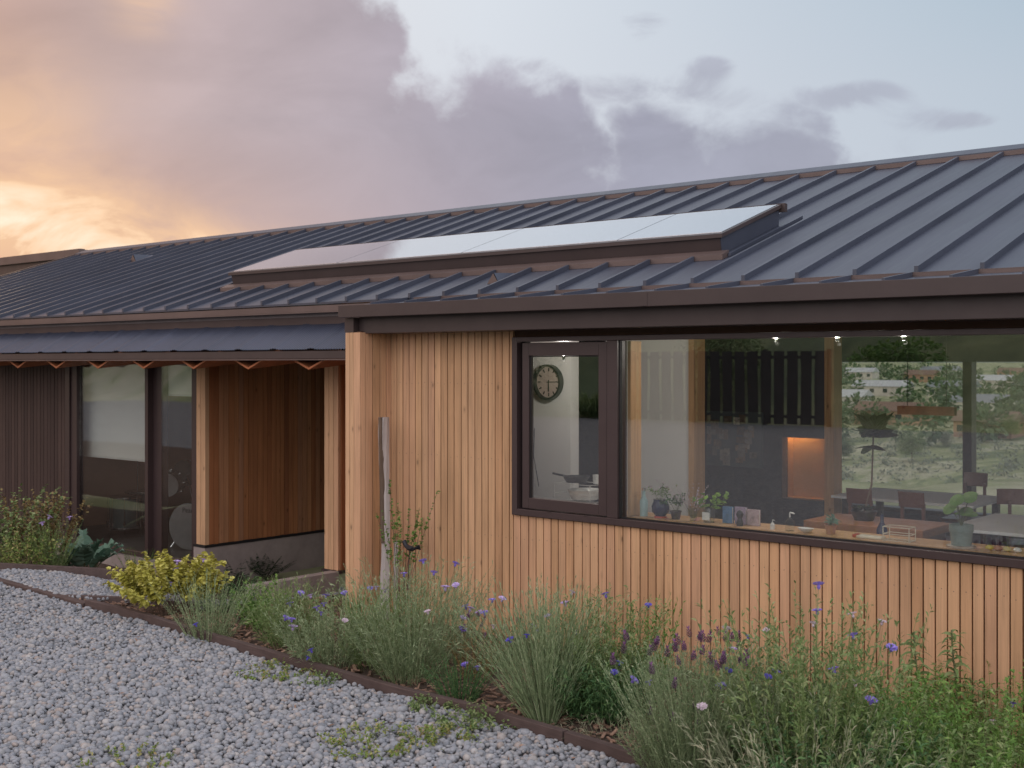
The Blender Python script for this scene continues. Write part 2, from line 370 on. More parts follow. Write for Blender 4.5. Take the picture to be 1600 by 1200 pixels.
def np_mesh(name, V, Fc, m, parent=None, smooth=False):
    me = bpy.data.meshes.new(name); V = np.asarray(V, dtype=np.float32); Fc = np.asarray(Fc, dtype=np.int32)
    k = Fc.shape[1]
    me.vertices.add(len(V)); me.vertices.foreach_set('co', V.ravel())
    me.loops.add(Fc.size); me.loops.foreach_set('vertex_index', Fc.ravel())
    me.polygons.add(len(Fc)); me.polygons.foreach_set('loop_start', np.arange(0, Fc.size, k, dtype=np.int32))
    me.polygons.foreach_set('use_smooth', np.full(len(Fc), smooth))
    me.update(calc_edges=True); me.validate()
    me.materials.append(m)
    o = bpy.data.objects.new(name, me); COL.objects.link(o)
    if parent: o.parent = parent
    return o

# ------------------------------------------------------------------ ground
def sm(a, b, x):
    t_ = np.clip((x-a)/(b-a), 0, 1); return t_*t_*(3-2*t_)
def gh(X, Y):
    X = np.asarray(X, float); Y = np.asarray(Y, float)
    z = -0.36*sm(5.9, 7.3, Y)*sm(-8.2, -9.3, X)
    z = z - 0.11*sm(5.7, 6.7, Y)*sm(-9.0, -7.4, X)*(1-sm(9, 16, Y))
    z = z + 4.6*sm(-21.8, -34, Y)*1.0 + 5*sm(-60, -200, Y)
    z = z - 16*sm(19, 110, Y) + 15.5*sm(130, 820, Y) + (8*np.sin(X*.006+1)*sm(300, 800, Y) + 2.5*np.sin(X*.021+Y*.013)*sm(90, 260, Y))*.55
    return z
def grid_sheet(name, xs, ys, f, m, dz=0.0):
    XX, YY = np.meshgrid(xs, ys); ZZ = f(XX, YY)+dz
    V = np.stack([XX.ravel(), YY.ravel(), ZZ.ravel()], 1); nx, ny = len(xs), len(ys)
    i, j = np.meshgrid(np.arange(nx-1), np.arange(ny-1)); a = (j*nx+i).ravel()
    return np_mesh(name, V, np.stack([a, a+1, a+nx+1, a+nx], 1), m, None, True)
def spaced(lo, hi, near, k):
    s = np.linspace(-1, 1, k); return np.where(s < 0, -lo*-1*(-(np.abs(s)**4))*-1, 0)
xs = np.concatenate([-np.geomspace(2500, 30, 40), np.linspace(-26, 12, 77), np.geomspace(14, 2500, 30)])
ys = np.concatenate([-np.geomspace(1500, 40, 24), np.linspace(-38, 20, 117), np.geomspace(22, 3500, 70)])
tag(grid_sheet('ground', xs, ys, gh, M['field'], -0.03), kind='structure')
CURB = [onZ(px, py, .06) for px, py in ((-160,862), (0,905), (130,940), (225,964), (290,983), (480,1039), (620,1077), (740,1107), (880,1148), (1050,1200), (1350,1290))]
def curb_y(x):
    for a, b in zip(CURB[:-1], CURB[1:]):
        if a.x <= x <= b.x: return a.y+(b.y-a.y)*(x-a.x)/(b.x-a.x)
    return CURB[0].y if x < CURB[0].x else CURB[-1].y
# gravel yard: strip from the curb to the far side of the yard behind the camera
gx = np.concatenate([np.linspace(-60, -14, 24), np.linspace(-13.5, 3, 60), np.linspace(4, 30, 12)])
V = []; Fc = []
for i, x in enumerate(gx):
    cy_ = curb_y(x) if x > -15.2 else -1.2
    for k in range(9): V.append((x, -21.8+(cy_+.03+21.8)*k/8, 0.0))
for i in range(len(gx)-1):
    for k in range(8): a = i*9+k; Fc.append((a, a+9, a+10, a+1))
tag(np_mesh('gravel_yard', V, Fc, M['gravel']), kind='structure')
# planting bed and the gravel path that cuts through it
PATH_L = [onZ(-160, 884, .03), onZ(0, 892, .03), onZ(192, 898, .0), onZ(310, 903, -.05), Vector((-9.75, 7.3, -.3)), Vector((-9.75, 10.2, -.3))]
PATH_R = [onZ(95, 935, .02), onZ(222, 946, .0), onZ(330, 956, .0), onZ(430, 948, -.05), onZ(537, 925, -.1), Vector((-8.0, 8.6, -.3))]
V = []; Fc = []
bx = np.concatenate([np.linspace(-60, -15.3, 20), np.linspace(-15, 3.2, 80)])
for x in bx:
    y0 = curb_y(x) if x > -15.2 else -1.3
    for k in range(11):
        y = y0+.02+(8.4-y0)*k/10; V.append((x, y, float(gh(x, y))+.004+.012*math.sin(x*9+k)))
for i in range(len(bx)-1):
    for k in range(10): a = i*11+k; Fc.append((a, a+11, a+12, a+1))
tag(np_mesh('planting_soil', V, Fc, M['soil'], None, True), kind='structure')
def inpoly(x, y, poly):
    c = False; n_ = len(poly)
    for i in range(n_):
        a = poly[i]; b = poly[i-1]
        if (a[1] > y) != (b[1] > y) and x < (b[0]-a[0])*(y-a[1])/(b[1]-a[1])+a[0]: c = not c
    return c
PPOLY = [(p.x, p.y) for p in PATH_L] + [(p.x, p.y) for p in reversed(PATH_R)] + [(-10.2, 5.45), (-12.5, 5.7)]
mb = MB(); st = .12
nx_, ny_ = int(6.5/st), int(5.2/st)
for i in range(nx_):
    for j in range(ny_):
        x = -13.5+i*st; y = 5.2+j*st
        if inpoly(x+st/2, y+st/2, PPOLY) and y > curb_y(x)+.04:
            q = [(x, y), (x+st, y), (x+st, y+st), (x, y+st)]
            mb.add([(a, b, float(gh(a, b))+.022) for a, b in q], [(0,1,2,3)])
tag(mb.build('gravel_path', M['gravel']), kind='structure')

# loose stones
def icos(sub):
    bm = bmesh.new(); bmesh.ops.create_icosphere(bm, subdivisions=sub, radius=1)
    v = np.array([tuple(x.co) for x in bm.verts]); f = np.array([[q.index for q in x.verts] for x in bm.faces]); bm.free(); return v, f
IC1 = icos(1); IC2 = icos(2)
def stones(name, P, size, ico, m):
    v0, f0 = ico; n_ = len(P)
    sc = size[:, None]*np.stack([rng.uniform(.85, 1.25, n_), rng.uniform(.7, 1.05, n_), rng.uniform(.6, .95, n_)], 1)
    lump = 1+rng.normal(0, .09, (n_, len(v0), 1))
    if len(v0) > 12:
        dirs = rng.normal(0, 1, (n_, 3)); dirs /= np.linalg.norm(dirs, axis=1)[:, None]
        dd = np.einsum('vk,nk->nv', v0, dirs); lump = 1-.22*np.clip(dd-.35, 0, 1)[:, :, None]+rng.normal(0, .03, (n_, len(v0), 1))
    A = v0[None]*lump*sc[:, None, :]
    ax = rng.uniform(-.9, .9, n_); yaw = rng.uniform(0, 6.283, n_)
    c, s_ = np.cos(ax), np.sin(ax); y_ = A[..., 1]*c[:, None]-A[..., 2]*s_[:, None]; z_ = A[..., 1]*s_[:, None]+A[..., 2]*c[:, None]
    A[..., 1] = y_; A[..., 2] = z_
    c, s_ = np.cos(yaw), np.sin(yaw); x_ = A[..., 0]*c[:, None]-A[..., 1]*s_[:, None]; y_ = A[..., 0]*s_[:, None]+A[..., 1]*c[:, None]
    A[..., 0] = x_; A[..., 1] = y_
    A += P[:, None, :]
    Fs = (f0[None]+(np.arange(n_)*len(v0))[:, None, None]).reshape(-1, 3)
    return np_mesh(name, A.reshape(-1, 3), Fs, m, None, True)
pts = []
st = .0265
X_ = np.arange(-13.5, -1.0, st); Y_ = np.arange(1.6, 5.9, st)
XX, YY = np.meshgrid(X_, Y_); XX = XX.ravel()+rng.uniform(-.012, .012, XX.size); YY = YY.ravel()+rng.uniform(-.012, .012, YY.size)
cyv = np.interp(XX, [p.x for p in CURB], [p.y for p in CURB])
Zc = -CA*XX+SA*YY; lt = SA*XX+CA*YY
keep = (YY < cyv-.005) & (Zc > 5.2) & (np.abs(lt/Zc) < .62)
XX, YY = XX[keep], YY[keep]
P = np.stack([XX, YY, rng.uniform(.0, .026, XX.size)], 1)
sz = np.clip(rng.lognormal(math.log(.0162), .30, XX.size), .008, .034)
Zc = -CA*XX+SA*YY
nr = Zc < 8.6
g1 = stones('gravel_stones', P[nr], sz[nr], IC2, M['stone']); tag(g1, 'loose grey rounded pebbles of the near yard', 'gravel', None, 'stuff')
g2 = stones('gravel_stones', P[~nr], sz[~nr]*1.05, IC1, M['stone']); tag(g2, 'loose grey rounded pebbles at the far left of the yard', 'gravel', None, 'stuff')
XX, YY = np.meshgrid(np.arange(-13.4, -7.8, .034), np.arange(5.3, 9.5, .034)); XX = XX.ravel()+rng.uniform(-.015, .015, XX.size); YY = YY.ravel()+rng.uniform(-.015, .015, YY.size)
cyv = np.interp(XX, [p.x for p in CURB], [p.y for p in CURB])
keep = np.array([inpoly(a, b, PPOLY) for a, b in zip(XX, YY)]) & (YY > cyv+.05)
XX, YY = XX[keep], YY[keep]
g3 = stones('gravel_stones', np.stack([XX, YY, gh(XX, YY)+.03+rng.uniform(0, .012, XX.size)], 1), np.clip(rng.lognormal(math.log(.021), .25, XX.size), .012, .036), IC1, M['stone'])
tag(g3, 'grey pebbles of the narrow path between bed edging and porch', 'gravel', None, 'stuff')
nl_ = 260
lx = rng.uniform(-12, -2, nl_); lc = np.interp(lx, [p.x for p in CURB], [p.y for p in CURB]); ly = lc-.03-rng.exponential(.55, nl_)
LP = np.stack([lx, ly, np.full(nl_, .034)], 1); LD = np.stack([rng.normal(0, 1, nl_), rng.normal(0, 1, nl_), rng.normal(0, .12, nl_)], 1)
def _litter():
    V, Fs = leaf_cloud(LP, LD, rng.uniform(.015, .05, nl_), rng.uniform(.004, .016, nl_), None, '', None, .1)
    tag(np_mesh('fallen_leaves', V, Fs, M['bark']), 'small dry leaves and bark bits strewn on the gravel beside the edging', 'leaf litter', None, 'stuff')
# bark chips
nb = 9000
bxs = rng.uniform(-13, .5, nb); bys = np.interp(bxs, [p.x for p in CURB], [p.y for p in CURB])+.05+rng.uniform(0, 1, nb)*(7.2-5.3)
keep = np.array([not inpoly(a, b, PPOLY) for a, b in zip(bxs, bys)]); bxs, bys = bxs[keep], bys[keep]; nb = len(bxs)
cube = np.array([(-1,-1,-1),(1,-1,-1),(1,1,-1),(-1,1,-1),(-1,-1,1),(1,-1,1),(1,1,1),(-1,1,1)], float)
cf = np.array([(0,3,2,1),(4,5,6,7),(0,1,5,4),(1,2,6,5),(2,3,7,6),(3,0,4,7)])
A = cube[None]*np.stack([rng.uniform(.012, .035, nb), rng.uniform(.004, .011, nb), rng.uniform(.0015, .004, nb)], 1)[:, None, :]
A[..., 2] += A[..., 0]*rng.uniform(-.4, .4, nb)[:, None]
yaw = rng.uniform(0, 6.28, nb); c, s_ = np.cos(yaw), np.sin(yaw)
x_ = A[..., 0]*c[:, None]-A[..., 1]*s_[:, None]; y_ = A[..., 0]*s_[:, None]+A[..., 1]*c[:, None]; A[..., 0] = x_; A[..., 1] = y_
A += np.stack([bxs, bys, gh(bxs, bys)+rng.uniform(.012, .03, nb)], 1)[:, None, :]
tag(np_mesh('bark_mulch', A.reshape(-1, 3), (cf[None]+(np.arange(nb)*8)[:, None, None]).reshape(-1, 4), M['bark']), 'brown bark chips spread over the planting bed', 'mulch', None, 'stuff')

# timber edging, board by board
def edging(pts, z0, z1, w, label, name='timber_edging', group=None):
    mb = MB()
    n_ = len(pts); L = []; Rr = []
    for i, p in enumerate(pts):
        a = pts[max(i-1, 0)]; b = pts[min(i+1, n_-1)]; d_ = Vector((b.x-a.x, b.y-a.y, 0)).normalized(); nrm = Vector((-d_.y, d_.x, 0))
        L.append(p); Rr.append(Vector((p.x+nrm.x*w, p.y+nrm.y*w, p.z)))
    V = []
    for i in range(n_):
        q = z1[i] if hasattr(z1, '__len__') else z1; wob = .004*math.sin(i*2.3)
        V += [(L[i].x, L[i].y, z0), (Rr[i].x, Rr[i].y, z0), (Rr[i].x, Rr[i].y, q+wob), (L[i].x, L[i].y, q+wob)]
    Fs = [(0,1,2,3), tuple((n_-1)*4+k for k in (3,2,1,0))]
    for i in range(n_-1):
        for k in range(4): a = i*4+k; b = i*4+(k+1) % 4; Fs.append((a, a+4, b+4, b))
    mb.add(V, Fs); o = mb.build(name, M['edge_wood'], None, False, .004)
    return tag(o, label, 'edging', group)
G_ = 'edging boards of the planting bed'
def shrink(pts, e=.006):
    return pts
edging([CURB[0], CURB[1], CURB[2]+Vector((-.01,0,0))], -.4, [.05,.045,.05], .07, 'worn half buried edging board at far left of gravel', group=G_)
edging([CURB[2]+Vector((.01,.01,0)), CURB[3], CURB[4]+Vector((-.01,.0,0))], -.4, [.075,.08,.075], .05, 'edging board in front of the yellow shrub', group=G_)
edging([CURB[4]+Vector((.01,0,0)), CURB[5], CURB[6], CURB[7], CURB[8]+Vector((-.008,0,0))], -.3, .075, .05, 'long middle edging board between gravel and flower bed', group=G_)
edging([CURB[8]+Vector((.008,-.004,0)), CURB[9], CURB[10]], -.3, [.078,.07,.06], .05, 'nearest edging board right of the butt joint', group=G_)
pl = PATH_L[:4]
edging([Vector((p.x, p.y, 0)) for p in pl[:3]], -.4, [.115,.10,.05], .05, 'dark edging board on far side of the gravel path', group=G_)
edging([Vector((p.x, p.y, 0)) for p in (PATH_R[0], PATH_R[1], PATH_R[2], PATH_R[3])], -.4, [.05,.06,.04,.0], .045, 'dark edging board behind the yellow shrub', group=G_)

# ------------------------------------------------------------------ the house
house = empty('timber_house', (0,0,0), 'long low timber clad house with slate blue ribbed metal roof', 'house')
YF = 7.25; XL = -7.625; XR = 3.0; YW = 7.95
def slats(x0, x1, y, z0, z1, w=.0735, gap=.0105, th=.022, axis='x', mb=None, sign=1, taper=0):
    """vertical boards; axis x: along X with faces at y looking to -Y; axis y: along Y with faces at x=y looking to +X"""
    mb = mb or MB(); a = x0; k = 0
    while a < x1-.01:
        ww = w*random.choice((1, 1, 1.0, .92, 1.08)); b = min(a+ww, x1); j = random.uniform(-.0015, .0015)
        if axis == 'x': mb.box(a, b-gap, y+j, y+th+j, z0+random.uniform(-.002, .002), z1)
        else: mb.box(y-th+j, y+j, a, b-gap, z0+random.uniform(-.002, .002), z1)
        a = b
    return mb
Z0 = -.17; ZT = 2.31
WX0 = -6.21; WZ0 = .862; WZ1 = 2.245; WX1 = 2.2
mb = slats(XL+.03, WX0-.004, YF, Z0, ZT, .0745)
slats(WX0-.003, WX1, YF, Z0, WZ0-.006, .0745, mb=mb)
slats(WX1+.004, XR, YF, Z0, ZT, .0745, mb=mb)
nail_x = [v[0] for v in mb.v[::8]]; nail_w = [(mb.v[i+1][0]-mb.v[i][0]) for i in range(0, len(mb.v), 8)]; nail_y = [mb.v[i][1] for i in range(0, len(mb.v), 8)]; nail_t = [mb.v[i+4][2] for i in range(0, len(mb.v), 8)]
nails = MB()
for xx, ww, yy, tt in zip(nail_x, nail_w, nail_y, nail_t):
    for zz in (.12, .68, 1.28, 1.88):
        if zz < tt-.05:
            c = xx+ww/2+random.uniform(-.004, .004); z2 = zz+random.uniform(-.008, .008); nails.add([(c-.0028, yy-.0006, z2-.0028), (c+.0028, yy-.0006, z2-.0028), (c+.0028, yy-.0006, z2+.0028), (c-.0028, yy-.0006, z2+.0028)], [(0,1,2,3)])
nl = nails.build('nail_heads', mat('dull nail heads', (.16,.11,.085), .5), house); nl['kind'] = 'stuff'
o = mb.build('wall_cladding', M['cedar'], house); tag(o, 'warm cedar boards round and below the big kitchen window')
mb = MB().box(XL, WX0, YF+.026, YF+.20, -.4, ZT+.2).box(WX0, WX1, YF+.026, YF+.20, -.4, WZ0-.01).box(WX1, XR, YF+.026, YF+.20, -.4, ZT+.2)
mb.box(WX0, WX1, YF+.026, YF+.20, WZ1+.003, ZT+.2)
mb.build('wall', M['back'], house)
# fin at the left end of the window wall
YFIN = 6.90; XF0 = -7.784
mb = MB()
for a, b in ((XF0, -7.734), (-7.728, -7.682)): mb.box(a, b, YFIN, YFIN+.03, Z0, ZT-.01)
mb.box(-7.676, XL+.022, YFIN-.002, YFIN+.06, Z0, ZT-.01)
slats(YFIN+.065, YF+.02, XL+.022, Z0, ZT-.01, .078, axis='y', mb=mb)
mb.box(XF0, XF0+.022, YFIN+.032, 8.6, -.4, ZT)
mb.build('fin_cladding', M['cedar'], house)
MB().box(XF0+.026, XL-.002, YFIN+.034, 8.6, -.4, ZT).build('fin_wall', M['back'], house)
# roof --------------------------------------------------------------
ZE, YE, SL = 2.60, 7.30, .3356
XRL = -19.62; YR = 11.36
def zr(y): return ZE+SL*(y-YE)
SKX0, SKX1, SKY0, SKY1 = -10.93, -4.80, 8.06, 8.94
mb = MB()
def pan(y0, y1, x0, x1): mb.prism_x([(y0, zr(y0)-.02), (y0, zr(y0)), (y1, zr(y1)), (y1, zr(y1)-.02)][::-1], x0, x1)
pan(YE, YR, XRL, SKX0+.06); pan(YE, YR, SKX1-.06, XR+.3); pan(YE, SKY0+.03, SKX0+.0602, SKX1-.0602); pan(SKY1-.03, YR, SKX0+.0602, SKX1-.0602)
mb.prism_x([(YR+.002, zr(YR)-.02), (YR+.002, zr(YR)), (15.6, ZE-.1), (15.6, ZE-.12)][::-1], XRL, XR+.3)
mb.build('roof', M['roof'], house)
SKX0, SKX1, SKY0, SKY1 = -10.93, -4.80, 8.06, 8.94
ribs = []; x = -3.811+.402*17
while x > XRL+.05:
    ribs.append(x); x -= .4015
def rib(mb, x, y0, y1, f, h=.042, w=.026):
    mb.prism_x([(y0, f(y0)), (y0, f(y0)+h), (y1, f(y1)+h), (y1, f(y1))][::-1], x-w/2, x+w/2)
def one_rib(*a): mb = MB(); rib(mb, *a); mb.build('roof_rib', M['roof'], house)
for x in ribs:
    if SKX0-.06 < x < SKX1+.06:
        one_rib(x, YE-.012, SKY0-.13, zr); one_rib(x, SKY1+.10, YR-.16, zr)
    else: one_rib(x, YE-.012, YR-.16, zr)
mb = MB()
mb.prism_x([(YR-.19, zr(YR-.19)+.012), (YR-.19, zr(YR-.19)+.055), (YR, zr(YR)+.062), (YR+.19, zr(YR-.19)+.055), (YR+.19, zr(YR-.19)+.012), (YR, zr(YR)+.02)][::-1], XRL-.02, XR+.32)
mb.build('ridge_cap', M['roof'], house)
mb = MB(); mb.box(XRL-.02, XR+.32, YR-.197, YR-.192, zr(YR-.2)+.004, zr(YR-.2)+.046)
mb.build('ridge_flashing', M['rust_trim'], house)
# rake trim at the left gable end
mb = MB(); mb.prism_x([(YE-.01, ZE-.16), (YE-.01, ZE+.05), (YR-.2, zr(YR-.2)+.045), (YR-.2, zr(YR-.2)-.16)][::-1], XRL-.05, XRL-.004)
mb.build('verge_trim', M['trim'], house)
MB().prism_x([(YE+.9, -.4), (YE+.9, 2.5+.2), (YR, zr(YR)-.12), (15.3, 2.4), (15.3, -.4)][::-1], XRL+.3, XRL+.5).build('gable_wall', M['dark_clad'], house)
# low strip of roof over the window wall, with box fascia and beam
XB0 = -7.80
YA, ZA = 6.86, 2.518
def zs(y): return ZA-.006+(y-YA)*(.062/.44)
mb = MB(); mb.prism_x([(YA+.02, zs(YA+.02)-.02), (YA+.02, zs(YA+.02)), (YE+.1, zs(YE+.1)), (YE+.1, zs(YE+.1)-.02)][::-1], XB0+.02, XR+.3)
mb.build('lower_roof', M['roof'], house)
for x in ribs:
    if x-.03 > XB0: one_rib(x-.028, YA+.012, YE+.01, zs, .030, .020)
mb = MB().box(XB0+.45, XR+.3, YE-.022, YE-.014, zs(YE)-.01, ZE-.006).box(XB0+.45, XR+.3, YE-.022, YE+.0, ZE-.0055, ZE-.001)
mb.build('roof_flashing', M['rust_trim'], house)
for a, b in ((XB0, -4.702), (-4.699, -1.602), (-1.599, XR+.3)): MB().box(a, b, YA-.03, YA+.01, 2.425, 2.527).build('fascia', M['trim'], house, False, .003)
for a in (-4.7, -1.6): MB().box(a-.03, a+.03, YA-.0325, YA-.0305, 2.43, 2.522).build('lap_joint', M['trim'], house)
MB().box(XB0+.12, XR+.3, YA+.10, YF+.02, 2.292, 2.46).build('beam', M['trim'], house, False, .003)
MB().box(XB0+.005, XB0+.115, YA+.04, YFIN+.6, 2.302, 2.424).build('beam_end', M['trim'], house)
MB().box(XB0+.12, XR+.3, YA+.011, YA+.099, 2.44, 2.50).build('soffit', M['rubber'], house)
MB().box(XB0-.0, XB0+.024, YA+.011, YE+.2, 2.44, 2.52).build('end_flashing', M['trim'], house)
# left eave: gutter and flashing
mb = MB()
mb.box(XRL, XB0-.004, YE-.07, YE+.03, 2.500, 2.512).box(XRL, XB0-.004, YE-.07, YE-.064, 2.513, 2.564).box(XRL, XB0-.004, YE+.024, YE+.03, 2.513, 2.572)
mb.build('gutter', M['rust_trim'], house)
MB().box(XRL, XB0-.004, YE+.034, YE+.06, 2.47, 2.578).build('eave_fascia', mat('mauve grey trim', (.20,.17,.175), .5), house)
MB().prism_x([(7.40, 2.42), (7.40, 2.444), (7.335, 2.50), (7.36, 2.40)], XRL+.2, XB0-.004).build('canopy_flashing', M['rust_trim'], house)
# corrugated canopy
YC = 6.97; ZC = 2.165
def zc(y): return ZC+.60*(y-YC)
pitch = .035; nseg = int((-7.80-XRL)/(pitch/4))
xs_ = XRL+np.arange(nseg+1)*(pitch/4); prof = .006*np.sin(xs_/pitch*2*math.pi)
# wider swages every 0.5 m
prof += .010*np.clip(np.cos(xs_/.52*2*math.pi)-.7, 0, 1)/.3
V = []
for y in (YC, 7.44):
    V += [(a, y, zc(y)+p) for a, p in zip(xs_, prof)]
Fc = [(i, i+1, nseg+1+i+1, nseg+1+i) for i in range(nseg)]
np_mesh('canopy_roof', V, Fc, M['roof2'], house, True)
MB().box(XRL, -7.80, YC+.012, YC+.05, 2.082, 2.152).build('canopy_fascia', M['trim'], house, False, .003)
MB().box(XRL, -7.80, YC-.002, YC+.034, 2.069, 2.080).build('canopy_lip', M['rust_trim'], house)
# folded plywood soffit
mb = MB(); sp = .868; x0s = -8.0
zx = onY(534, 579, YC+.06).x
k = 0; x = zx+sp
zl, zh = 1.985, 2.15
while x > XRL+.5:
    a, b, c_ = x, x-sp*.5, x-sp
    if b < -7.85:
        a2 = min(a, -7.8); za = zl+(zh-zl)*(a2-b+0)/(a-b) if a2 < a else zh
        V = []
        for y in (YC+.055, YW+.3):
            q = (.0 if y < 7.2 else .13)
            V += [(a2, y, za+q), (b, y, zl+q), (c_+.001, y, zh+q), (a2, y, za+q+.018), (b, y, zl+q+.018), (c_+.001, y, zh+q+.018)]
        mb.add(V, [(0,1,4,3), (1,2,5,4), (0,6,7,1), (1,7,8,2), (3,4,10,9), (4,5,11,10)])
    x -= sp
mb.build('folded_soffit', M['ply'], house)
# left wing wall --------------------------------------------------------
def XW(px): return onY(px, 568, YW).x
xc0, xc1 = XW(307), XW(320.5)
XPW = xc1
mb = MB().box(xc0, xc0+.075, YW, YW+.03, .05, 2.42).box(xc0+.081, xc1+.002, YW, YW+.05, .05, 2.42)
mb.build('corner_cladding', M['cedar'], house)
mb = slats(YW+.052, 10.3, xc1+.002, .05, 2.7, .066, .007, .022, 'y')
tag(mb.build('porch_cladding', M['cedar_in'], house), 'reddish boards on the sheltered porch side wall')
MB().box(xc0, xc1-.024, YW+.054, 10.3, .05, 2.7).build('porch_wall', M['back'], house)
MB().box(xc0-.05, xc1+.012, YW-.012, 10.3, .02, .045).build('plinth_flashing', M['rubber'], house)
MB().box(xc0-.045, xc1+.004, YW-.006, 10.3, -.6, .0195).build('plinth', M['concrete'], house)
# slim clad post wall right of the porch
px0, px1 = onY(507, 568, 8.0).x, onY(529, 568, 8.0).x
mb = MB(); w3 = (px1-px0)/3
for k in range(3): mb.box(px0+w3*k, px0+w3*(k+1)-.006, 8.0, 8.03, .0, 2.45)
mb.build('post_cladding', M['cedar'], house)
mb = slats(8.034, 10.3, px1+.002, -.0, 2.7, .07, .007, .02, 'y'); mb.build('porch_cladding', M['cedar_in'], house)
MB().box(px0, px1-.022, 8.034, 10.3, 0, 2.7).build('post_wall', M['back'], house)
MB().box(px0-.03, px1+.02, 7.985, 10.3, -.03, -.003).build('post_base', M['trim'], house)
MB().box(xc1+.01, px0-.001, 10.1, 10.3, -.4, 2.7).build('porch_back_wall', M['dark_clad'], house)
MB().box(-9.22, -9.10, 6.95, 7.98, -.5, -.004).build('porch_step', M['concrete'], house)
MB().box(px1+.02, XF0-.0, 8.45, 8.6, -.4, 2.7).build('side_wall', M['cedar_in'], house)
# glazing of left wing
xs_g = [XW(p) for p in (105, 112, 121, 231, 248, 299.5, 307)]
zg0 = -.19; zg1 = 2.05
lw = MB()
lw.box(xs_g[0], xs_g[1]-.004, YW-.03, YW+.08, zg0-.02, zg1+.35)
lw.box(xs_g[1]+.004, xs_g[2], YW-.01, YW+.08, zg0-.02, zg1+.35)
lw.box(xs_g[3], xs_g[3]+.062, YW-.04, YW+.09, zg0-.02, zg1+.35)
lw.box(xs_g[3]+.064, xs_g[4]+.01, YW+.03, YW+.12, zg0-.02, zg1+.35)
lw.box(xs_g[5], xs_g[6]-.002, YW-.0, YW+.09, zg0-.02, zg1+.35)
lw.box(xs_g[2]+.001, xs_g[5]-.001, YW+.0, YW+.07, zg1+.0, zg1+.35)
lw.box(xs_g[2]+.001, xs_g[3]-.001, YW+.0, YW+.07, zg0-.02, zg0+.03).box(xs_g[4]+.011, xs_g[5]-.001, YW+.0, YW+.07, zg0-.02, zg0+.03)
fr = lw.build('window', M['frame'], house); tag(fr, 'tall brown framed glazing of the drum room')
MB().box(xs_g[2]+.002, xs_g[3]-.002, YW+.03, YW+.042, zg0+.032, zg1-.002).build('pane', M['glass'], fr)
MB().box(xs_g[4]+.012, xs_g[5]-.002, YW+.03, YW+.042, zg0+.032, zg1-.002).build('pane', M['glass'], fr)
MB().box(xs_g[0]-.2, xs_g[6]-.001, YW-.06, YW+.15, -.6, zg0-.022).build('plinth', M['concrete'], house)
mb = slats(XRL+.2, xs_g[0]-.003, YW+.01, -.3, 2.55, .085, .009, .022); tag(mb.build('dark_cladding', M['dark_clad'], house), 'dark stained boards at the far left of the wing')
MB().box(XRL+.2, xs_g[0]-.003, YW+.036, YW+.2, -.5, 2.6).build('wall', M['rubber'], house)
# drum room shell
mb = MB().box(-15.6, xc0-.02, YW+.2, 12.4, zg0-.1, zg0-.02)
tag(mb.build('room_floor', M['floor_in'], house), 'floor of the drum room')
M['brick'] = mat('ochre brown interior wall', (.46,.25,.15), .7, 0, .12, 3)
mb = MB().box(-15.6, xc0-.02, 12.2, 12.4, -.2, 2.7).box(-15.6, -15.4, YW+.21, 12.19, -.2, 2.7).box(xc0-.16, xc0-.02, YW+.21, 12.19, -.2, 2.7)
mb.build('room_wall', M['brick'], house)
MB().box(-15.39, xc0-.17, YW+.08, 12.19, 2.55, 2.6).build('room_ceiling', M['ceil'], house)

# kitchen window -------------------------------------------------------
kw = MB()
X1, X2, X3, X4 = -6.117, -5.307, -5.205, WX1
kw.box(WX0, WX0+.052, YF-.03, YF+.10, WZ0, WZ1).box(WX1-.05, WX1, YF-.03, YF+.10, WZ0, WZ1)
kw.box(WX0+.0525, WX1-.0505, YF-.03, YF+.10, WZ1-.036, WZ1).box(WX0+.0525, WX1-.0505, YF-.03, YF+.10, WZ0, WZ0+.05)
kw.box(X2+.008, X3, YF-.022, YF+.10, WZ0+.051, WZ1-.037)
kf = kw.build('window', M['frame'], house, False, .003); tag(kf, 'wide brown framed kitchen window with one opening sash')
MB().box(WX0+.053, X1-.002, YF+.03, YF+.09, WZ0+.051, WZ1-.037).build('rebate', M['rubber'], kf)
sx0, sx1, sz0, sz1 = X1, X2, WZ0+.058, WZ1-.045
gx0, gx1, gz0, gz1 = -6.053, -5.383, 1.002, 2.100
sh = MB().box(sx0, gx0, YF-.012, YF+.05, sz0, sz1).box(gx1, sx1, YF-.012, YF+.05, sz0, sz1).box(gx0+.0005, gx1-.0005, YF-.012, YF+.05, gz1, sz1).box(gx0+.0005, gx1-.0005, YF-.012, YF+.05, sz0, gz0)
sash = sh.build('sash', M['frame'], kf, False, .003)
MB().box(gx0+.001, gx1-.001, YF+.012, YF+.02, gz0+.001, gz1-.001).build('pane', M['glass'], kf)
gs = MB()
for a, b, c_, d_ in ((gx0+.001, gx0+.010, gz0+.001, gz1-.001), (gx1-.008, gx1-.001, gz0+.001, gz1-.001)): gs.box(a, b, YF+.004, YF+.0118, c_, d_)
gs.box(gx0+.011, gx1-.009, YF+.004, YF+.0118, gz1-.009, gz1-.001)
gs.build('gasket', M['rubber'], kf)
MB().box(X3+.001, WX1-.051, YF+.03, YF+.042, WZ0+.052, WZ1-.038).build('pane', M['glass'], kf)
mb = MB().box(X3+.001, X3+.008, YF+.0, YF+.029, WZ0+.052, WZ1-.038).box(X3+.009, WX1-.051, YF+.012, YF+.029, WZ0+.052, WZ0+.060)
mb.build('gasket', M['rubber'], kf)
for x in (-5.85, -5.5): MB().box(x, x+.03, YF-.034, YF-.031, WZ0+.046, WZ0+.052).build('catch', M['trim'], kf)
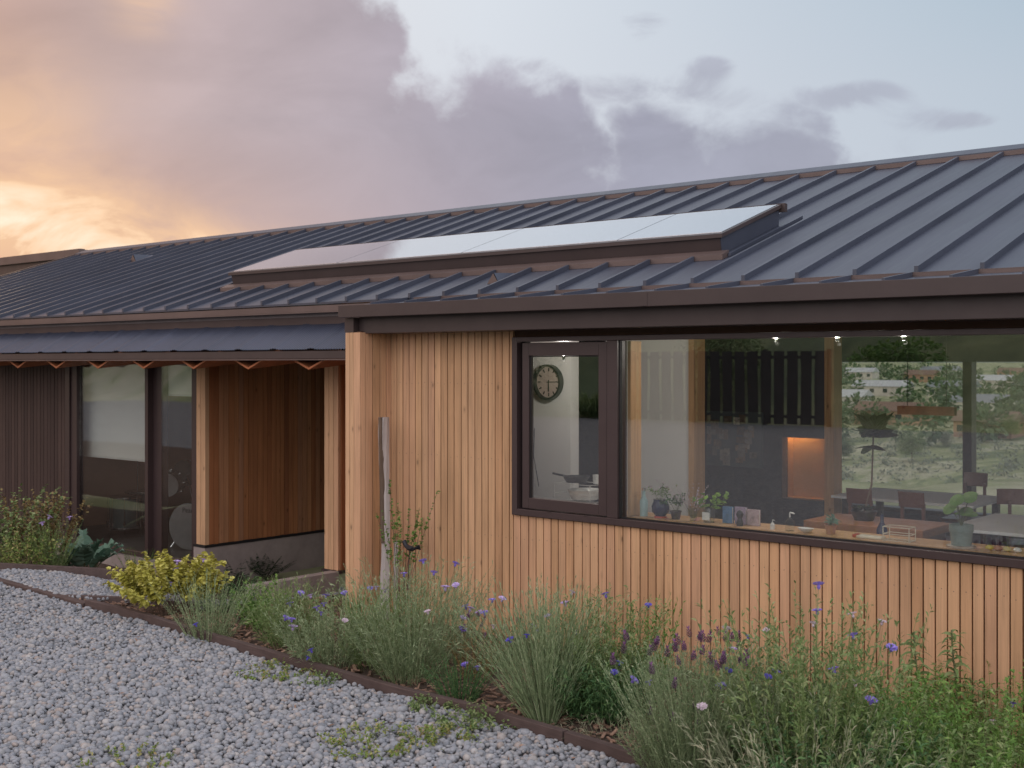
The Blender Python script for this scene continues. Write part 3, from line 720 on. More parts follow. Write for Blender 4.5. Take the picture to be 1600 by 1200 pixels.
# interior of the kitchen ---------------------------------------------------
MB().box(X3+.002, X3+.03, YF+.105, YF+.24, WZ0+.06, WZ1-.04).build('window_jamb', M['pine'], house)
tag(MB().box(WX0, WX1, YF+.102, YF+.42, WZ0+.03, WZ0+.055).build('window_sill', M['pine'], house), 'pine window sill inside the kitchen')
SZ = WZ0+.056
MB().box(-7.6, XR, YF+.2, 15.2, -.1, -.002).build('kitchen_floor', M['floor_in'], house)
ib = MB()
ib.box(-8.6, -6.72, 8.62, 8.74, 0, 2.9)
ib.box(-7.05, onY(1077, 568, 9.6).x, 9.6, 9.75, 0, 3.0)
ib.build('partition_wall', M['white_wall'], house)
MB().box(onY(1077.5, 568, 9.6).x, onY(1086, 568, 9.6).x, 9.58, 9.77, 0, 3.0).build('wall_end_board', M['pine'], house)
cw = mat('dark kitchen wall', (.075,.072,.085), .55, 0, .2, 2)
YK = 11.4
kx = [onY(p, 568, YK).x for p in (1222, 1290, 1305)]
mb = MB().box(-8.9, kx[0], YK, YK+.12, 0, 3.6)
mb.box(kx[0]+.001, kx[1], YK, YK+.12, onY(1222, 683, YK).z, 3.6).box(kx[0]+.001, kx[1], YK, YK+.12, 0, onY(1222, 778, YK).z)
mb.build('kitchen_back_wall', cw, house)
MB().box(kx[1]+.001, kx[2], YK-.03, YK+.15, 0, 3.7).build('post', M['pine'], house)
M['niche'] = mat('warm plywood niche', (.55,.33,.17), .6, 0, .06, 3)
nz0, nz1 = onY(1222, 778, YK).z, onY(1222, 683, YK).z
nt_ = nz1+.32
mb = MB().box(kx[0], kx[1], YK+.24, YK+.27, nz0, nt_).box(kx[0]-.04, kx[0]-.001, YK+.13, YK+.27, nz0-.03, nt_+.03).box(kx[0], kx[1], YK+.13, YK+.239, nz0-.04, nz0-.001).box(kx[0], kx[1], YK+.13, YK+.239, nt_+.001, nt_+.04).box(kx[1]+.001, kx[1]+.04, YK+.16, YK+.27, nz0-.03, nt_+.03)
mb.build('lit_niche', M['niche'], house)
m, nt, bs = new_mat('warm strip lamp'); bs.inputs['Emission Color'].default_value = (1, .58, .22, 1); bs.inputs['Emission Strength'].default_value = 100; bs.inputs['Base Color'].default_value = (1,.8,.5,1); M['lamp'] = m
MB().box(kx[0]+.03, kx[0]+.16, YK+.15, YK+.19, nz1+.16, nz1+.20).build('niche_lamp', M['lamp'], house)
# back wall with its big windows
YBk = 14.6
bw = MB(); bz0, bz1 = .25, 2.06
bw.box(-8.9, XR, YBk, YBk+.2, bz1, 2.78).box(-8.9, XR, YBk, YBk+.2, -.4, bz0)
bpx = [onY(p, 568, YBk).x for p in (1298, 1505, 1519)]
bw.box(-8.9, bpx[0], YBk, YBk+.2, bz0, bz1).box(2.6, XR, YBk, YBk+.2, bz0, bz1)
bw.build('back_wall', cw, house)
bo = MB().box(bpx[0]+.004, 2.59, YBk-.01, YBk+.14, bz0-.05, bz0-.001).build('window', M['frame'], house)
for a, b in ((bpx[1], bpx[2]), (-1.2, -1.1), (1.0, 1.1)): MB().box(a, b, YBk-.02, YBk+.14, bz0, bz1).build('mullion', M['frame'], bo); tag(bo, 'rear window of the dining room')
MB().box(bpx[0]+.01, 2.58, YBk+.15, YBk+.156, bz0+.001, bz1-.001).build('pane', M['glass_clear'], bo)
cs = lambda y: 2.60+(y-YF-.21)*1.2/(YR-YF-.21)
def cp(y0, y1): return [(y0, cs(y0)), (y0, cs(y0)+.02), (y1, cs(y1)+.02), (y1, cs(y1))]
MB().prism_x(cp(YF+.21, YR), -4.86, XR).prism_x(cp(YF+.21, SKY0+.02), -8.74, -4.861).prism_x(cp(SKY1-.02, YR), -8.74, -4.861).prism_x([(YR+.01, 3.80), (YR+.01, 3.82), (YBk, 2.64), (YBk, 2.62)], -7.6, XR).build('kitchen_ceiling', M['ceil'], house)
mb = MB()
for x in (-5.2, -3.6, -2.0, -.4, 1.2): mb.box(x, x+.09, 8.0, YBk-.01, 2.42, 2.60)
mb.build('ceiling_beam', M['ceil'], house)
MB().box(XR-.12, XR, YF+.21, YBk-.001, -.05, 2.6).build('end_wall', M['white_wall'], house)
MB().box(-8.9, -8.75, 8.75, YBk, -.05, 2.75).build('inner_wall', cw, house)
# skylight -----------------------------------------------------------------
def zk(y, h): return zr(y)+h
mb = MB()
kh = .17
mb.prism_x([(SKY0, zr(SKY0)-.0), (SKY0-.03, zr(SKY0)+kh-.03), (SKY0+.03, zr(SKY0+.03)+kh-.03), (SKY0+.03, zr(SKY0+.03)-.0)][::-1], SKX0+.03, SKX1-.03)
mb.prism_x([(SKY1-.03, zr(SKY1-.03)-.0), (SKY1-.03, zr(SKY1-.03)+kh-.03), (SKY1, zr(SKY1)+kh-.03), (SKY1, zr(SKY1))][::-1], SKX0+.03, SKX1-.03)
for xa, xb in ((SKX0+.03, SKX0+.06), (SKX1-.06, SKX1-.03)): mb.prism_x([(SKY0+.031, zr(SKY0)-.0), (SKY0+.031, zr(SKY0)+kh-.03), (SKY1-.031, zr(SKY1)+kh-.03), (SKY1-.031, zr(SKY1))][::-1], xa, xb)
kerb = mb.build('skylight', M['trim'], house); tag(kerb, 'long low skylight of four glass panels on the roof')
mb = MB().prism_x([(SKY0-.05, zr(SKY0-.05)+kh-.018), (SKY0-.05, zr(SKY0-.05)+kh+.012), (SKY0+.0, zr(SKY0)+kh+.012), (SKY0+.0, zr(SKY0)+kh-.018)][::-1], SKX0, SKX1)
mb.prism_x([(SKY0+.001, zr(SKY0)+kh-.018), (SKY0+.001, zr(SKY0)+kh+.012), (SKY1, zr(SKY1)+kh+.012), (SKY1, zr(SKY1)+kh-.018)][::-1], SKX1-.025, SKX1)
mb.prism_x([(SKY0+.001, zr(SKY0)+kh-.018), (SKY0+.001, zr(SKY0)+kh+.012), (SKY1, zr(SKY1)+kh+.012), (SKY1, zr(SKY1)+kh-.018)][::-1], SKX0, SKX0+.02)
mb.prism_x([(SKY1+.001, zr(SKY1)+kh-.05), (SKY1+.001, zr(SKY1)+kh+.02), (SKY1+.04, zr(SKY1)+kh+.015), (SKY1+.04, zr(SKY1)+kh-.05)][::-1], SKX0, SKX1+.03)
mb.build('frame', M['trim'], kerb)
jx = [SKX0+.02, -9.22, -7.53, -5.80, SKX1-.026]
for a, b in zip(jx[:-1], jx[1:]):
    y0, y1 = SKY0+.002, SKY1
    mb = MB().prism_x([(y0, zr(y0)+kh-.0), (y0, zr(y0)+kh+.016), (y1, zr(y1)+kh+.016), (y1, zr(y1)+kh)][::-1], a+.006, b-.006)
    mb.build('pane', M['skyglass'], kerb)
mb = MB().prism_x([(SKY0-.125, zr(SKY0-.125)+.002), (SKY0-.125, zr(SKY0-.125)+.042), (SKY0-.03, zr(SKY0-.03)+.05), (SKY0-.03, zr(SKY0-.03)+.002)][::-1], SKX0-.04, SKX1+.05)
mb.build('apron', M['rust_trim'], kerb)
mb = MB().prism_x([(SKY0-.05, zr(SKY0-.05)+.003), (SKY0-.05, zr(SKY0-.05)+.03), (SKY1+.22, zr(SKY1+.22)+.03), (SKY1+.22, zr(SKY1+.22)+.003)][::-1], SKX1+.052, SKX1+.075)
mb.prism_x([(SKY0-.05, zr(SKY0-.05)+.003), (SKY0-.05, zr(SKY0-.05)+.010), (SKY1+.1, zr(SKY1+.1)+.010), (SKY1+.1, zr(SKY1+.1)+.003)][::-1], SKX1-.029, SKX1+.051)
mb.build('side_flashing', M['roof'], kerb)
MB().prism_x([(SKY0+.001, zr(SKY0)+.012), (SKY0-.026, zr(SKY0)+kh-.035), (SKY1, zr(SKY1)+kh-.035), (SKY1, zr(SKY1)+.012)][::-1], SKX1-.0295, SKX1-.024).build('cheek', M['roof'], kerb)
# roof vents
for k, (vx, vy, s_) in enumerate(((-6.74, 7.60, .72), (-16.2, 10.15, .9))):
    z = zr(vy)
    V = [(vx-.09*s_, vy, z+.002), (vx+.09*s_, vy, z+.002), (vx, vy+.01, z+.13*s_), (vx-.10*s_, vy+.34*s_, zr(vy+.34*s_)+.002), (vx+.10*s_, vy+.34*s_, zr(vy+.34*s_)+.002), (vx, vy+.36*s_, zr(vy+.36*s_)+.02)]
    mb = MB().add(V, [(0,2,5,3), (1,4,5,2), (3,5,4)])
    vn = mb.build('roof_vent', M['roof'], house); tag(vn, ('small hooded roof vent below the skylight', 'small hooded roof vent at the far left of the roof')[k])
    MB().add([(vx-.088*s_, vy-.004, z+.003), (vx+.088*s_, vy-.004, z+.003), (vx, vy+.0, z+.126*s_)], [(0,1,2)]).build('grille', M['rust_trim'], vn)

# neighbouring building behind, at the left
nb_ = empty('neighbouring_building', (-26, 13, 0), 'pale boarded building with brown fascia behind the left roof end', 'building')
o = slats(0, 0, 0, 0, 0)
mb = MB()
zt = onY(130, 389, 12.6).z; zb_ = onY(60, 427, 12.6).z
for k in range(24): mb.box(-40, -20.0, 12.7, 12.74, zb_-.16*(k+1)+.006, zb_-.16*k)
mb.build('wall', mat('pale boards', (.52,.42,.36), .7, 0, .1, 4), nb_)
xr_ = onY(131, 389, 12.6).x
mb = MB().box(-40, xr_, 12.5, 12.62, zt-.16, zt); mb.build('fascia', M['rust_trim'], nb_)
mb = MB().box(-40, xr_-.3, 12.58, 12.68, zb_+.005, zt-.165); mb.build('beam', M['trim'], nb_)
MB().prism_x([(12.625, zt-.05), (12.625, zt-.01), (18, zt-.2), (18, zt-.3)][::-1], -40, xr_-.02).build('roof', M['roof'], nb_)

# ------------------------------------------------------------------ things in the kitchen
def sillp(px, Y=YF+.2): 
    p = onY(px, 568, Y); return Vector((p.x, Y, SZ))
black = mat('black plastic', (.02,.02,.022), .4)
def facing(c): return c
# clock
cc = onY(858, 597, 8.6); cc.y = 8.615
ck = empty('wall_clock', (cc.x, cc.y, cc.z), 'round wall clock with black rim and pale face', 'clock')
mb = MB()
def disc_y(mb, c, r0, r1, y0, y1, n=40):   # ring looking to -Y
    V = []; b = len(mb.v)
    for y, r in ((y0, r0), (y0, r1), (y1, r1), (y1, r0)):
        for j in range(n): q = 6.28318*j/n; V.append((c.x+r*math.cos(q), y, c.z+r*math.sin(q)))
    Fs = []
    for k in range(4):
        for j in range(n): a = k*n+j; b2 = k*n+(j+1) % n; k2 = (k+1) % 4; Fs.append((a, b2, k2*n+(j+1) % n, k2*n+j))
    mb.add(V, Fs)
disc_y(mb, cc, .142, .16, 8.555, 8.61); mb.build('rim', black, ck)
mb = MB(); n_ = 40; mb.add([(cc.x+.142*math.cos(6.28318*j/n_), 8.598, cc.z+.142*math.sin(6.28318*j/n_)) for j in range(n_)], [tuple(range(n_))]); mb.build('dial', mat('clock dial', (.62,.50,.44), .5), ck)
for h in range(12):
    q = h*math.pi/6; dx, dz = math.sin(q), math.cos(q)
    MB().obox((cc.x+dx*.098, 8.594, cc.z+dz*.098), (cc.x+dx*.128, 8.594, cc.z+dz*.128), .003, .010, (dz, 0, -dx)).build('hour_mark', black, ck)
for q, l, w in ((R(88), .10, .007), (R(180), .085, .010)):
    dx, dz = math.sin(q), math.cos(q); MB().obox((cc.x-dx*.02, 8.590, cc.z-dz*.02), (cc.x+dx*l, 8.590, cc.z+dz*l), .003, w, (dz, 0, -dx)).build('hand', black, ck)
# toaster / rack seen through sash: white wire crate with jars on a shelf
MB().box(-6.7, -5.25, YF+.43, 8.0, .0, .91).build('kitchen_counter', mat('grey worktop', (.30,.29,.29), .5), house)
def wire_rack(name, c, w, d_, h, label, m_, cat='rack', nlev=2):
    mb = MB(); x, y, z = c
    for lz in [i*h/nlev for i in range(nlev+1)]:
        lz = max(.004, lz)
        P = [(x-w/2, y-d_/2, z+lz), (x+w/2, y-d_/2, z+lz), (x+w/2, y+d_/2, z+lz), (x-w/2, y+d_/2, z+lz)]
        for i in range(4): mb.tube([P[i], P[(i+1) % 4]], .0028, 6)
        if lz < .01 or nlev > 2:
            for k in range(7): mb.tube([(x-w/2+w*(k+.5)/7, y-d_/2, z+lz), (x-w/2+w*(k+.5)/7, y+d_/2, z+lz)], .0016, 5)
    for a, b in ((-1,-1),(1,-1),(1,1),(-1,1)): mb.tube([(x+a*w/2, y+b*d_/2, z), (x+a*w/2, y+b*d_/2, z+h)], .003, 6)
    return tag(mb.build(name, m_), label, cat)
cream = mat('cream enamel', (.72,.66,.52), .4); white = mat('white ceramic', (.78,.77,.74), .25)
p = onY(908, 568, 7.85); wire_rack('wire_crate', (p.x, 7.85, .912), .36, .24, .16, 'white wire crate on the worktop behind the opening sash', white, 'crate')
pb = Vector((p.x+.04, 7.85, .92))
MB().lathe(pb, [(.05, 0), (.11, .03), (.14, .10), (.145, .105), (.13, .10), (.05, .02)], 24).build('mixing_bowl', white, None, True)
tag(bpy.data.objects['mixing_bowl'], 'white bowl sitting in the wire crate', 'bowl')
mug = empty('enamel_mug', (p.x+.15, 7.86, 1.08), 'small white mug on top of the wire crate', 'mug')
MB().lathe((p.x+.15, 7.86, 1.078), [(.03, 0), (.034, .07), (.030, .07), (.027, .005)], 18).build('body', white, mug, True)
MB().tube([(p.x+.15+.03, 7.86, 1.13), (p.x+.15+.055, 7.86, 1.12), (p.x+.15+.03, 7.86, 1.09)], .005, 6).build('handle', white, mug, True)
pan = empty('black_pan', (p.x-.04, 7.85, 1.076), 'black pan lying on top of the wire crate', 'pan')
MB().lathe((p.x-.05, 7.85, 1.077), [(.08, 0), (.11, .05), (.105, .05), (.075, .008)], 24).build('body', black, pan, True)
MB().tube([(p.x-.15, 7.85, 1.12), (p.x-.27, 7.82, 1.14)], .009, 8).build('handle', black, pan, True)
MB().tube([(onY(833, 568, 8.58).x, 8.60, 1.45), (onY(836, 568, 8.58).x, 8.56, 1.2), (onY(842, 568, 8.58).x, 8.58, .92)], .004, 6).build('power_cord', black)
tag(bpy.data.objects['power_cord'], 'thin black cord hanging down the white wall below the clock', 'cord')

# ---- plant building
def leaf_cloud(P, D, L, Wd, m, name, parent, droop=.3, fold=.0, segs=2):
    """n leaves at P (n,3) growing along D (n,3) of length L, width Wd; gently bent ribbons tapering to a point"""
    n_ = len(P); D = D/np.linalg.norm(D, axis=1)[:, None]
    rv = rng.normal(0, 1, (n_, 3)); S = np.cross(D, np.stack([rng.normal(0, .35, n_), rng.normal(0, .35, n_), np.ones(n_)], 1)+rv*.15); S /= (np.linalg.norm(S, axis=1)[:, None]+1e-9)
    V = np.zeros((n_, (segs+1)*2, 3)); prof = {1: (.9, .1), 2: (.45, 1.0, .08), 3: (.5, 1.0, .75, .06), 4: (.6, 1, .9, .6, .05)}[segs]
    for k in range(segs+1):
        u = k/segs; c = P+D*(L*u)[:, None]; c[:, 2] -= droop*L*u*u
        w = (Wd*prof[k]/2)[:, None]*S
        V[:, 2*k] = c-w; V[:, 2*k+1] = c+w
    base = np.array([(2*k, 2*k+1, 2*k+3, 2*k+2) for k in range(segs)])
    Fs = (base[None]+(np.arange(n_)*(segs+1)*2)[:, None, None]).reshape(-1, 4)
    return V.reshape(-1, 3), Fs
def merge(parts):
    Vs = []; Fs = []; b = 0
    for V, F_ in parts: Vs.append(V); Fs.append(F_+b); b += len(V)
    return np.concatenate(Vs), np.concatenate(Fs)
def stems(n_, r0, spread, h, lean=(0, 0), bend=.25, hv=.25):
    """n stems as polylines (n,6,3) from a base of radius r0 fanning out by spread (radians)"""
    a = rng.uniform(0, 6.283, n_); q = np.sqrt(rng.uniform(0, 1, n_)); B = np.stack([np.cos(a)*r0*q, np.sin(a)*r0*q, np.zeros(n_)], 1)
    tilt = spread*q*rng.uniform(.5, 1.15, n_); H = h*rng.uniform(1-hv, 1+hv*.6, n_)
    D = np.stack([np.cos(a)*np.sin(tilt)+lean[0], np.sin(a)*np.sin(tilt)+lean[1], np.cos(tilt)], 1); D /= np.linalg.norm(D, axis=1)[:, None]
    wob = rng.normal(0, .06, (n_, 2)); out = []
    for k in range(6):
        u = k/5; c = B+D*(H*u)[:, None]
        c[:, 0] += (np.cos(a)*bend*tilt + wob[:, 0])*H*u*u*.6; c[:, 1] += (np.sin(a)*bend*tilt+wob[:, 1])*H*u*u*.6; c[:, 2] -= .10*H*tilt*u*u
        out.append(c)
    return np.stack(out, 1), H
def stem_ribbons(S, w):
    n_ = len(S); yaw = rng.uniform(0, 3.14, n_); sd = np.stack([np.cos(yaw), np.sin(yaw), np.zeros(n_)], 1)
    V = np.zeros((n_, 12, 3))
    for k in range(6):
        ww = w*(1-.6*k/5)/2; V[:, 2*k] = S[:, k]-sd*ww; V[:, 2*k+1] = S[:, k]+sd*ww
    base = np.array([(2*k, 2*k+1, 2*k+3, 2*k+2) for k in range(5)])
    return V.reshape(-1, 3), (base[None]+(np.arange(n_)*12)[:, None, None]).reshape(-1, 4)
def along(S, m_, u0=.1, u1=1.0):
    """m_ points per stem with tangents"""
    n_ = len(S); u = rng.uniform(u0, u1, (n_, m_))*5; k = np.clip(u.astype(int), 0, 4); f = (u-k)[..., None]
    idx = np.arange(n_)[:, None]; A_ = S[idx, k]; B_ = S[idx, k+1]; P_ = A_*(1-f)+B_*f; T = B_-A_; T /= np.linalg.norm(T, axis=2)[..., None]
    return P_.reshape(-1, 3), T.reshape(-1, 3), (u/5).reshape(-1)
def out_dirs(T, ang):
    n_ = len(T); r = rng.normal(0, 1, (n_, 3)); r -= T*np.sum(r*T, 1)[:, None]; r /= np.linalg.norm(r, axis=1)[:, None]
    a = ang*rng.uniform(.6, 1.3, n_); return T*np.cos(a)[:, None]+r*np.sin(a)[:, None]
# shared flower meshes
def flower_mesh(name, r, m_, n_=11):
    mb = MB()
    for ring, (nn, rr, zz) in enumerate(((n_, r, .35), (7, r*.6, .8))):
        for j in range(nn):
            q = 6.283*j/nn+ring*.3+random.uniform(-.1, .1); dx, dy = math.cos(q), math.sin(q); w = r*.24
            mb.add([(dx*.1*r, dy*.1*r, 0), (dx*rr*.75-dy*w, dy*rr*.75+dx*w, rr*zz*.8), (dx*rr, dy*rr, rr*zz*.8), (dx*rr*.75+dy*w, dy*rr*.75-dx*w, rr*zz*.8)], [(0,1,2,3)])
    mb.lathe((0, 0, -r*.7), [(r*.10, 0), (r*.3, r*.3), (r*.22, r*.72)], 8)
    me = bpy.data.meshes.new(name); me.from_pydata(mb.v, [], mb.f); me.materials.append(m_); return me
def spike_mesh(name, l, r, m_):
    mb = MB()
    for k in range(7):
        z = l*k/7; rr = r*(1-.35*abs(k-2.5)/4)
        for j in range(6):
            q = 6.283*j/6+k*.5; mb.add([(math.cos(q)*rr*.2, math.sin(q)*rr*.2, z), (math.cos(q+.4)*rr, math.sin(q+.4)*rr, z+l*.06), (math.cos(q)*rr*1.15, math.sin(q)*rr*1.15, z+l*.14), (math.cos(q-.4)*rr, math.sin(q-.4)*rr, z+l*.06)], [(0,1,2,3)])
    for j in range(3):
        q = 2.1*j; mb.add([(0,0,l*.95), (math.cos(q)*r*.6, math.sin(q)*r*.6, l*1.2), (math.cos(q)*r*.5, math.sin(q)*r*.5, l*1.45), (0,0,l*1.2)], [(0,1,2,3)])
    me = bpy.data.meshes.new(name); me.from_pydata(mb.v, [], mb.f); me.materials.append(m_); return me
FL = {'blue': flower_mesh('cornflower', .029, M['blue']), 'lilac': flower_mesh('cornflower', .031, M['lilac']), 'indigo': flower_mesh('cornflower', .026, M['indigo']),
      'lav': spike_mesh('lavender', .030, .011, M['lav']), 'pink': flower_mesh('cornflower', .027, M['petal_w'])}
def put_flower(parent, p, kind, n_=None, s=1.0, tilt=.4):
    o = bpy.data.objects.new('flower', FL[kind]); COL.objects.link(o); o.parent = parent; o.location = p
    o.rotation_euler = (random.uniform(-tilt, tilt), random.uniform(-tilt, tilt), random.uniform(0, 6)); sc = s*random.uniform(.85, 1.15); o.scale = (sc, sc, sc)
    return o
def herb(name, loc, label, cat, h, r0, spread, ns, m_leaf, leaves=14, ll=.05, lw=.006, ang=.7, droop=.3, lean=(0,0), m_stem=None, sw=.004, bend=.3, u0=.1, hv=.3, flowers=(), segs=2, group=None, usekinds=None):
    e = empty(name, loc, label, cat, group)
    S, H = stems(ns, r0, spread, h, lean, bend, hv)
    V, Fs = stem_ribbons(S, sw); np_mesh('stems', V, Fs, m_stem or m_leaf, e)
    if leaves:
        P_, T, u = along(S, leaves, u0); Dv = out_dirs(T, ang)
        L = ll*rng.uniform(.6, 1.25, len(P_))*(1.1-.5*u); Vw, Fw = leaf_cloud(P_, Dv, L, lw*rng.uniform(.7, 1.2, len(P_)), None, '', None, droop, segs=segs)
        np_mesh('foliage', Vw, Fw, m_leaf, e)
    order = np.argsort(-(S[:, 5, 2]+rng.normal(0, .12*h, ns)))
    i = 0
    for kind, cnt, s_ in flowers:
        for _ in range(cnt):
            p = S[order[i % ns], 5] ; i += 1
            put_flower(e, tuple(p), kind, s=s_, tilt=.25 if kind == 'lav' else .6)
    return e
def tall_flowers(e, spots, kind_default='blue'):
    """extra thin flower stalks at given px positions on plane distance of the plant; spots: (px, py, kind)"""
    mb = MB(); loc = e.location
    Yp = loc.y
    for px, py, kind, dy in spots:
        p = onY(px, py, Yp+dy)
        b = Vector((loc.x+(p.x-loc.x)*.35, loc.y+dy*.3, loc.z)); mid = (b+p)/2+Vector((random.uniform(-.03,.03), 0, .03))
        mb.tube([b-loc, mid-loc, p-loc], [.0022, .0018, .0012], 5)
        put_flower(e, tuple(p-loc), kind, s=1.0, tilt=.5)
    V = mb.v; o_ = bpy.data.meshes.new('flower_stalks'); o_.from_pydata(mb.v, [], mb.f); o_.materials.append(M['stem'])
    o = bpy.data.objects.new('flower_stalks', o_); COL.objects.link(o); o.parent = e
def gp(px, py):
    p = onZ(px, py, 0.0); z = float(gh(p.x, p.y)); p = onZ(px, py, z); return (p.x, p.y, float(gh(p.x, p.y)))
_litter()
# --- left bed by the drum room
e = herb('bronze_shrub', gp(62, 881), 'tall bronze tinged shrub by the dark boards at far left', 'shrub', .78, .22, .42, 56, M['lf_red'], 40, .052, .030, 1.0, .2, m_stem=M['twig'], u0=.3)
e = herb('leafy_shrub', gp(5, 880), 'leafy green shrub cut by the left picture edge', 'shrub', .72, .30, .5, 70, M['lf_grass'], 40, .055, .030, 1.0, .25, m_stem=M['twig'])
e = herb('aster_plant', gp(80, 889), 'feathery green aster with lilac flowers at far left', 'plant', .50, .12, .45, 110, M['lf_grass'], 26, .05, .005, .6, flowers=(('lilac', 3, 1.3),))
e = herb('low_bush', gp(35, 889), 'low reddish green bush beside the path edging', 'shrub', .36, .22, .6, 60, M['lf_weed'], 28, .05, .016, .9, m_stem=M['twig'])
# glaucous plume plant with big lobed leaves
def big_leaf_plant(loc, label, n_=13, L=.42, Wd=.16, m_=M['lf_blue'], name='blue_leaved_plant', h=.5):
    e = empty(name, loc, label, 'plant'); parts = []; mbs = MB()
    for i in range(n_):
        a = random.uniform(0, 6.28); tl = random.uniform(.25, .95); D = Vector((math.cos(a)*math.sin(tl), math.sin(a)*math.sin(tl), math.cos(tl)))
        side = Vector((-math.sin(a), math.cos(a), 0)); p0 = Vector((0, 0, .02)); l = L*random.uniform(.75, 1.1); st_ = h*random.uniform(.3, .55)
        pe = p0+D*st_; mbs.tube([p0, (p0+pe)/2+Vector((0,0,.02)), pe], [.009, .007, .005], 6)
        ns_ = 12; ct = []; 
        for k in range(ns_+1):
            u = k/ns_; c = pe+D*l*u*.8+Vector((math.cos(a), math.sin(a), -.2))*(.35*l*u*u); ct.append(c)
        for sgn in (-1, 1):
            V = []; 
            for k in range(ns_+1):
                u = k/ns_; w = Wd*.5*math.sin(min(1, u*1.15+.12)*math.pi*.86)**.8*(1+.32*math.sin(k*2.6+i)) ; w = max(w, .004)
                V.append(tuple(ct[k])); V.append(tuple(ct[k]+side*sgn*w+Vector((0,0,.30*w+.02*math.sin(k*2.1+i)))))
            Fs = [(2*k, 2*k+1, 2*k+3, 2*k+2) if sgn > 0 else (2*k+2, 2*k+3, 2*k+1, 2*k) for k in range(ns_)]
            parts.append((np.array(V), np.array(Fs)))
    V, Fs = merge(parts); np_mesh('leaves', V, Fs, m_, e, True)
    me = bpy.data.meshes.new('stems'); me.from_pydata(mbs.v, [], mbs.f); me.materials.append(M['stem']); o = bpy.data.objects.new('stems', me); COL.objects.link(o); o.parent = e
    return e
big_leaf_plant(gp(132, 884), 'blue green plant with large lobed leaves below the tall window', 22, .34, .17)
herb('fennel_plant', gp(212, 890), 'small feathery green plant in front of the drum room glass', 'plant', .34, .10, .7, 50, M['lf_green'], 18, .04, .006, .7)
herb('dry_bush', gp(165, 890), 'brown dry undergrowth below the drum room glass', 'plant', .18, .26, .9, 70, M['lf_red'], 12, .04, .010, .9, m_stem=M['twig'])
for k, (px, py) in enumerate(((365, 915), (415, 905))):
    e = empty('fern', gp(px, py), ('dark fern against the concrete plinth, left one', 'dark fern against the concrete plinth nearer the clad post')[k], 'fern', 'ferns beside the porch plinth')
    parts = []
    for i in range(13):
        a = random.uniform(0, 6.28); tl = random.uniform(.3, 1.0); u = np.linspace(0, 1, 22); l = random.uniform(.3, .42)
        c = np.stack([np.cos(a)*np.sin(tl)*l*u, np.sin(a)*np.sin(tl)*l*u, np.cos(tl)*l*u*1.1-.18*l*u*u], 1)
        for s_ in (-1, 1):
            D_ = np.tile(np.array([[-math.sin(a)*s_, math.cos(a)*s_, -.1]]), (22, 1)) + .35*np.array([[math.cos(a), math.sin(a), .3]])
            parts.append(leaf_cloud(c, D_, .075*np.sin(u*3.0+.15).clip(.1)+0*u, np.full(22, .015), None, '', None, .2))
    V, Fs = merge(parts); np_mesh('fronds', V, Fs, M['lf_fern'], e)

# --- yellow shrub
e = herb('golden_shrub', gp(268, 962), 'bright yellow leaved shrub beside the path edging', 'shrub', .50, .12, .78, 100, M['lf_yellow'], 52, .055, .040, 1.1, .35, m_stem=M['twig'], u0=.42, bend=.3, segs=3, hv=.18)
tall_flowers(e, [(268, 912, 'blue', -.1), (275, 890, 'blue', -.1), (252, 918, 'blue', -.15), (318, 875, 'lilac', .0), (277, 878, 'lilac', 0), (224, 968, 'lilac', -.2)])
# --- middle of the bed
e = herb('grey_herb', gp(325, 1000), 'soft grey green feathery herb right of the yellow shrub', 'plant', .46, .16, .62, 150, M['lf_grey'], 24, .035, .0045, .55, u0=.05)
tall_flowers(e, [(306, 976, 'indigo', -.2)])
e = herb('leafy_herb', gp(402, 985), 'bright green leafy herb between grey herb and asters', 'plant', .36, .10, .45, 30, M['lf_green'], 20, .05, .02, 1.0, m_stem=M['lf_green'])
tk = [(470, 927, 'blue', 0), (453, 944, 'blue', -.05), (485, 931, 'lilac', 0), (509, 931, 'blue', .1), (495, 950, 'blue', -.1), (506, 944, 'blue', 0), (502, 958, 'blue', -.1), (447, 966, 'blue', -.2), (456, 968, 'blue', -.2), (458, 980, 'lilac', -.2), (538, 927, 'blue', -.1), (486, 1016, 'indigo', -.3), (481, 1028, 'indigo', -.3), (539, 970, 'pink', -.2)]
e = herb('cornflower_plant', gp(455, 1010), 'loose cornflower clump with many violet flowers by the porch', 'plant', .44, .18, .55, 190, M['lf_grass'], 24, .06, .006, .55, .4)
tall_flowers(e, tk[:7])
e = herb('cornflower_plant', gp(515, 1040), 'cornflower clump overhanging the edging left of the grass', 'plant', .42, .20, .55, 190, M['lf_grey'], 24, .06, .006, .6, .4)
tall_flowers(e, tk[7:])
def blades(loc, label, n_, h, r0, spread, w, m_, name='grass_clump', droop=.35):
    e = empty(name, loc, label, 'grass'); a = rng.uniform(0, 6.283, n_); tl = spread*rng.uniform(.1, 1, n_); q = r0*np.sqrt(rng.uniform(0, 1, n_))
    P_ = np.stack([np.cos(a)*q, np.sin(a)*q, np.zeros(n_)], 1); D_ = np.stack([np.cos(a)*np.sin(tl), np.sin(a)*np.sin(tl), np.cos(tl)], 1)
    V, Fs = leaf_cloud(P_, D_, h*rng.uniform(.6, 1.1, n_), np.full(n_, w)*rng.uniform(.7, 1.2, n_), None, '', None, droop, segs=4)
    np_mesh('blades', V, Fs, m_, e); return e
blades(gp(560, 1010), 'yellow green sword leaved grass in front of the clad fin', 90, .68, .10, .55, .012, M['lf_grass'])
e = herb('tufted_herb', gp(640, 1065), 'big soft green tuft in front of the split post', 'plant', .70, .16, .62, 260, M['lf_grey'], 24, .065, .0055, .55, .35, u0=.12, hv=.4)
